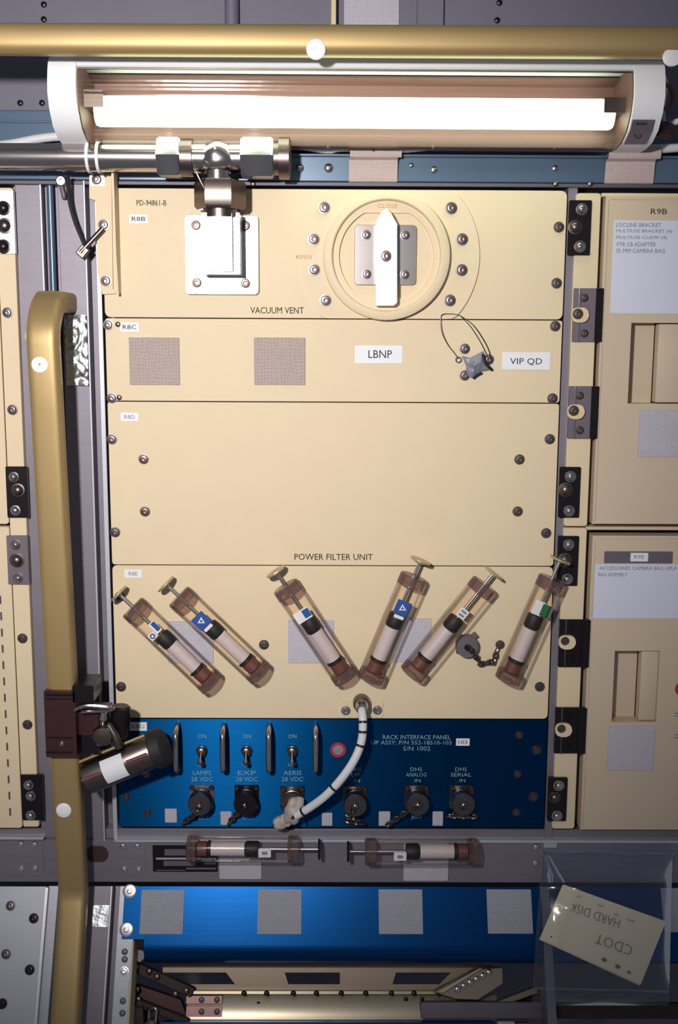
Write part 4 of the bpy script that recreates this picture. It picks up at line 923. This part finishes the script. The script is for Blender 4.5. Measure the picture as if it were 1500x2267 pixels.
hinge(1228,1567,1296,1668,'black','black hinge with cream catch beside the blue connector panel',1245,1614)
def door(label, px0, py0, py1, yref, rec, m, name='cabinet_door'):
    """slab with a real recessed pull; rec = (x0,y0,x1,y1,xlip)"""
    xa = U.X(px0,yref); xb = FARR; za, zb = U.Z(py1), U.Z(py0)
    t = thing(name, label, 'door', ((xa+xb)/2,0,za))
    ra,rb,rc,rd = U.rect(rec[0],rec[1],rec[2],rec[3],.002); lip = U.X(rec[4],(rec[1]+rec[3])/2,.002)
    s_ = B(); s_.box(xa+.0,ra,za,zb,-.018,.002); s_.box(rb,xb,za,zb,-.018,.002); s_.box(ra,rb,za,rc,-.018,.002); s_.box(ra,rb,rd,zb,-.018,.002)
    bmesh.ops.remove_doubles(s_.bm, verts=s_.bm.verts[:], dist=1e-6)
    part('slab', s_, m, t, None, True)
    part('rim', B().box(xa+.0,xa+.003,za+.004,zb-.004,.002,.0028,.0004).box(xa+.004,xb,zb-.003,zb-.001,.002,.0028,.0004).box(xa+.004,xb,za+.001,za+.003,.002,.0028,.0004), m, t)
    w_ = B(); 
    w_.xprof(ra,lip,[(-.018,rc),(-.018,rd),(-.020,rd),(-.020,rc)])
    w_.prism([(ra,rc),(ra+.0008,rc),(ra+.0008,rd),(ra,rd)],-.018,.002)
    part('pull_floor', w_, m, t)
    part('pull_paddle', B().box(lip,rb,rc+.001,rd-.001,-.016,-.001,.0015,2), m, t)
    return t
rd1 = door('upper beige door with a white typed stowage list and recessed pull',1333,432,1157,600,(1391,715,1560,894,1456),'cream_r')
rd2 = door('lower beige door with a blue-grey title strip and recessed pull',1297,1183,1834,1500,(1355,1441,1456,1599,1418),'cream_r')
dF_ = .002
text(rd1, 'R9B', 1458, 468, 36, 12, 'ink', dF_+.0004)
patch('stowage_list','paper',rd1,1354,488,1560,694,dF_,dF_+.0004,label='white typed stowage list')
for i,(s_,w_) in enumerate((('LOCLINE BRACKET',100),('MULTIUSE BRACKET (4)',124),('MULTIUSE CLAMP (4)',112),('VTR CB ADAPTER',88),('35 MM CAMERA BAG',108))):
    text(rd1, s_, 1363+w_/2, 498+14.3*i, w_, 9, 'inkg', dF_+.0007)
patch('velcro_square','velcro',rd1,1413,906,1520,1011,dF_,dF_+.0014)
patch('title_strip','hinge',rd2,1337,1221,1488,1247,dF_,dF_+.001); patch('title_tag','sticker',rd2,1395,1224,1434,1243,dF_+.001,dF_+.0014); text(rd2,'R9E',1414,1233,22,8,'inkg',dF_+.0016)
patch('stowage_list','paper',rd2,1314,1249,1540,1369,dF_,dF_+.0004,label='white typed stowage list')
text(rd2, 'ACCESSORIES CAMERA BAG UPLK', 1412, 1258, 172, 8, 'inkg', dF_+.0007); text(rd2, 'BAG ASSEMBLY', 1356, 1272, 64, 8, 'inkg', dF_+.0007)
patch('velcro_square','velcro',rd2,1345,1607,1447,1705,dF_,dF_+.0014,r=.002)
x,z = U.P(1510,1525,dF_); part('red_emblem', B().cyl(x,z,dF_,dF_+.0006,.0085), 'red', rd2)
for py in (1582,1630): text(rd2, '=', 1497, py, 8, 9, 'inkg', dF_+.0007)
part('frame_rail', B().box(xs_b-.001,FARR,U.Z(1171),U.Z(1164),-.02,0,.0005), 'cream_r', rs)
part('frame_rail', B().box(xs_b+.0005,FARR,U.Z(432),U.Z(424),-.02,.0015,.0005), 'cream', rs)
part('jamb', B().box(xs_b-.0005,xs_b+.010,U.Z(1834),U.Z(424),-.03,-.022), 'grey', rs)
# ------------------------------------------------------------------ plastic bag with a folded card
def bagpt(px, py, dl_=0.0):
    """a point a little in front of the beam above the bend, of the slanted panel below it"""
    f_ = min(1,max(0,(py-1925)/60.0)); f_ = f_*f_*(3-2*f_)
    a = U.G(U.V(px,py,.010+dl_)); b_ = LO.G(LO.V(px,py,.012+dl_)); w_ = a*(1-f_)+b_*f_; return Vector((w_.x,-w_.y,w_.z))
bg_ = thing('plastic_bag', 'clear zip-top plastic bag taped over the cross beam at the lower right', 'bag', tuple(bagpt(1335,2225)))
def bagf(off, amp, sd):
    def f_(u,v):
        px = (1198-22*(1-v)*1.0)+(290-0)*u+14*(1-v)*u; py = 2226-345*v
        edge = min(u,1-u,v*1.0,1-v)*2; puff = off*max(0,math.sin(math.pi*u))**.6*max(0,math.sin(math.pi*v))**.6
        wr = amp*(noise.noise(Vector((u*4,v*5,sd)))+.6*noise.noise(Vector((u*9+v*3,v*9,sd+4))))*min(1,edge*2)
        return bagpt(px,py,puff+wr)
    return f_
part('front_sheet', B().grid(bagf(.017,.0026,1.0),30,36), 'bagp', bg_)
part('back_sheet', B().grid(bagf(-.004,.0008,7.0),16,20), 'bagp', bg_)
part('zip_strip', B().tube([bagpt(1203+288*k/12,1884+8*k/12+2*math.sin(k),.003) for k in range(13)],.0011,6), 'bagp', bg_)
part('side_seam', B().tube([bagpt(1199-14*k/16,1884+340*k/16,.002) for k in range(17)],.0008,6), 'acryl', bg_)
part('bottom_seam', B().tube([bagpt(1187+292*k/10,2188+7*k/10,.004) for k in range(11)],.0009,6), 'acryl', bg_)
# fold at the upper left corner of the bag catches the light
part('corner_fold', B().grid(lambda u,v: bagpt(1203+(12+26*(1-v))*u+10*(1-v),1892+62*(1-v),.006+.010*u*(1-u)*2+.004*u),8,10), 'bagp', bg_)
cd = thing('folded_card', 'folded manila card with upside-down pencil writing inside the plastic bag', 'card', tuple(LO.V(1335,2070,.016)), LO)
q0,q1,q2,q3 = Vector((1247,1958)),Vector((1474,2040)),Vector((1418,2180)),Vector((1196,2078))
def cardpx(u,v): a = q0.lerp(q1,u); b_ = q3.lerp(q2,u); return a.lerp(b_,v)
def cardf(u,v):
    c = cardpx(u,v); x,z = LO.P(c.x,c.y,.016); return (x,.0142+.0025*math.exp(-((u-.12)/.06)**2)+.001*u*u,z)
part('sheet', B().grid(cardf,24,10,.0012), 'card', cd)
part('back_leaf', B().grid(lambda u,v: (lambda q: (q[0]-.0008,q[1]-.0026,q[2]-.0012))(cardf(u,v)),24,10,.0008), 'card', cd)
ar = math.atan2(LO.P(*q1,.016)[1]-LO.P(*q0,.016)[1], LO.P(*q1,.016)[0]-LO.P(*q0,.016)[0])
def note(s, px, py, w_, h_): text(cd, s, px, py, w_, h_, 'inkb', .0162, LO, ar+math.pi, 'pencil_writing', 1.0, .018)
note('CDOT', 1358, 2091, 82, 21); note('HARD DISK', 1316, 2026, 112, 19)
for px,py,s_ in ((1223,2075,1.1),(1338,2125,1.4),(1368,2140,1.4),(1393,2153,1.0)):
    x,z = LO.P(px,py,.0185); part('pencil_dot', B().lump((x,.0158,z),.0022*s_,.0003,.0014*s_,.3,2,px,2,ar), 'inkb', cd)
for px,py,w_ in ((1330,2005,16),(1365,2025,12),(1398,2038,16),(1280,1985,14)):
    x,z = LO.P(px,py,.0185); part('pencil_stroke', B().obox((x,z),ar*.6,w_*.0005,.0006,.0154,.0161), 'inkb', cd)
tb = thing('tape_tab', 'short clear tape tab above the plastic bag on the cross beam', 'tape', (U.X(1220,1875),0,U.Z(1880)))
xa,xb,za,zb = U.rect(1203,1866,1232,1877,.002); part('tab', B().rbox(xa,xb,za,zb,0,.002,.0008), 'greyl', tb)
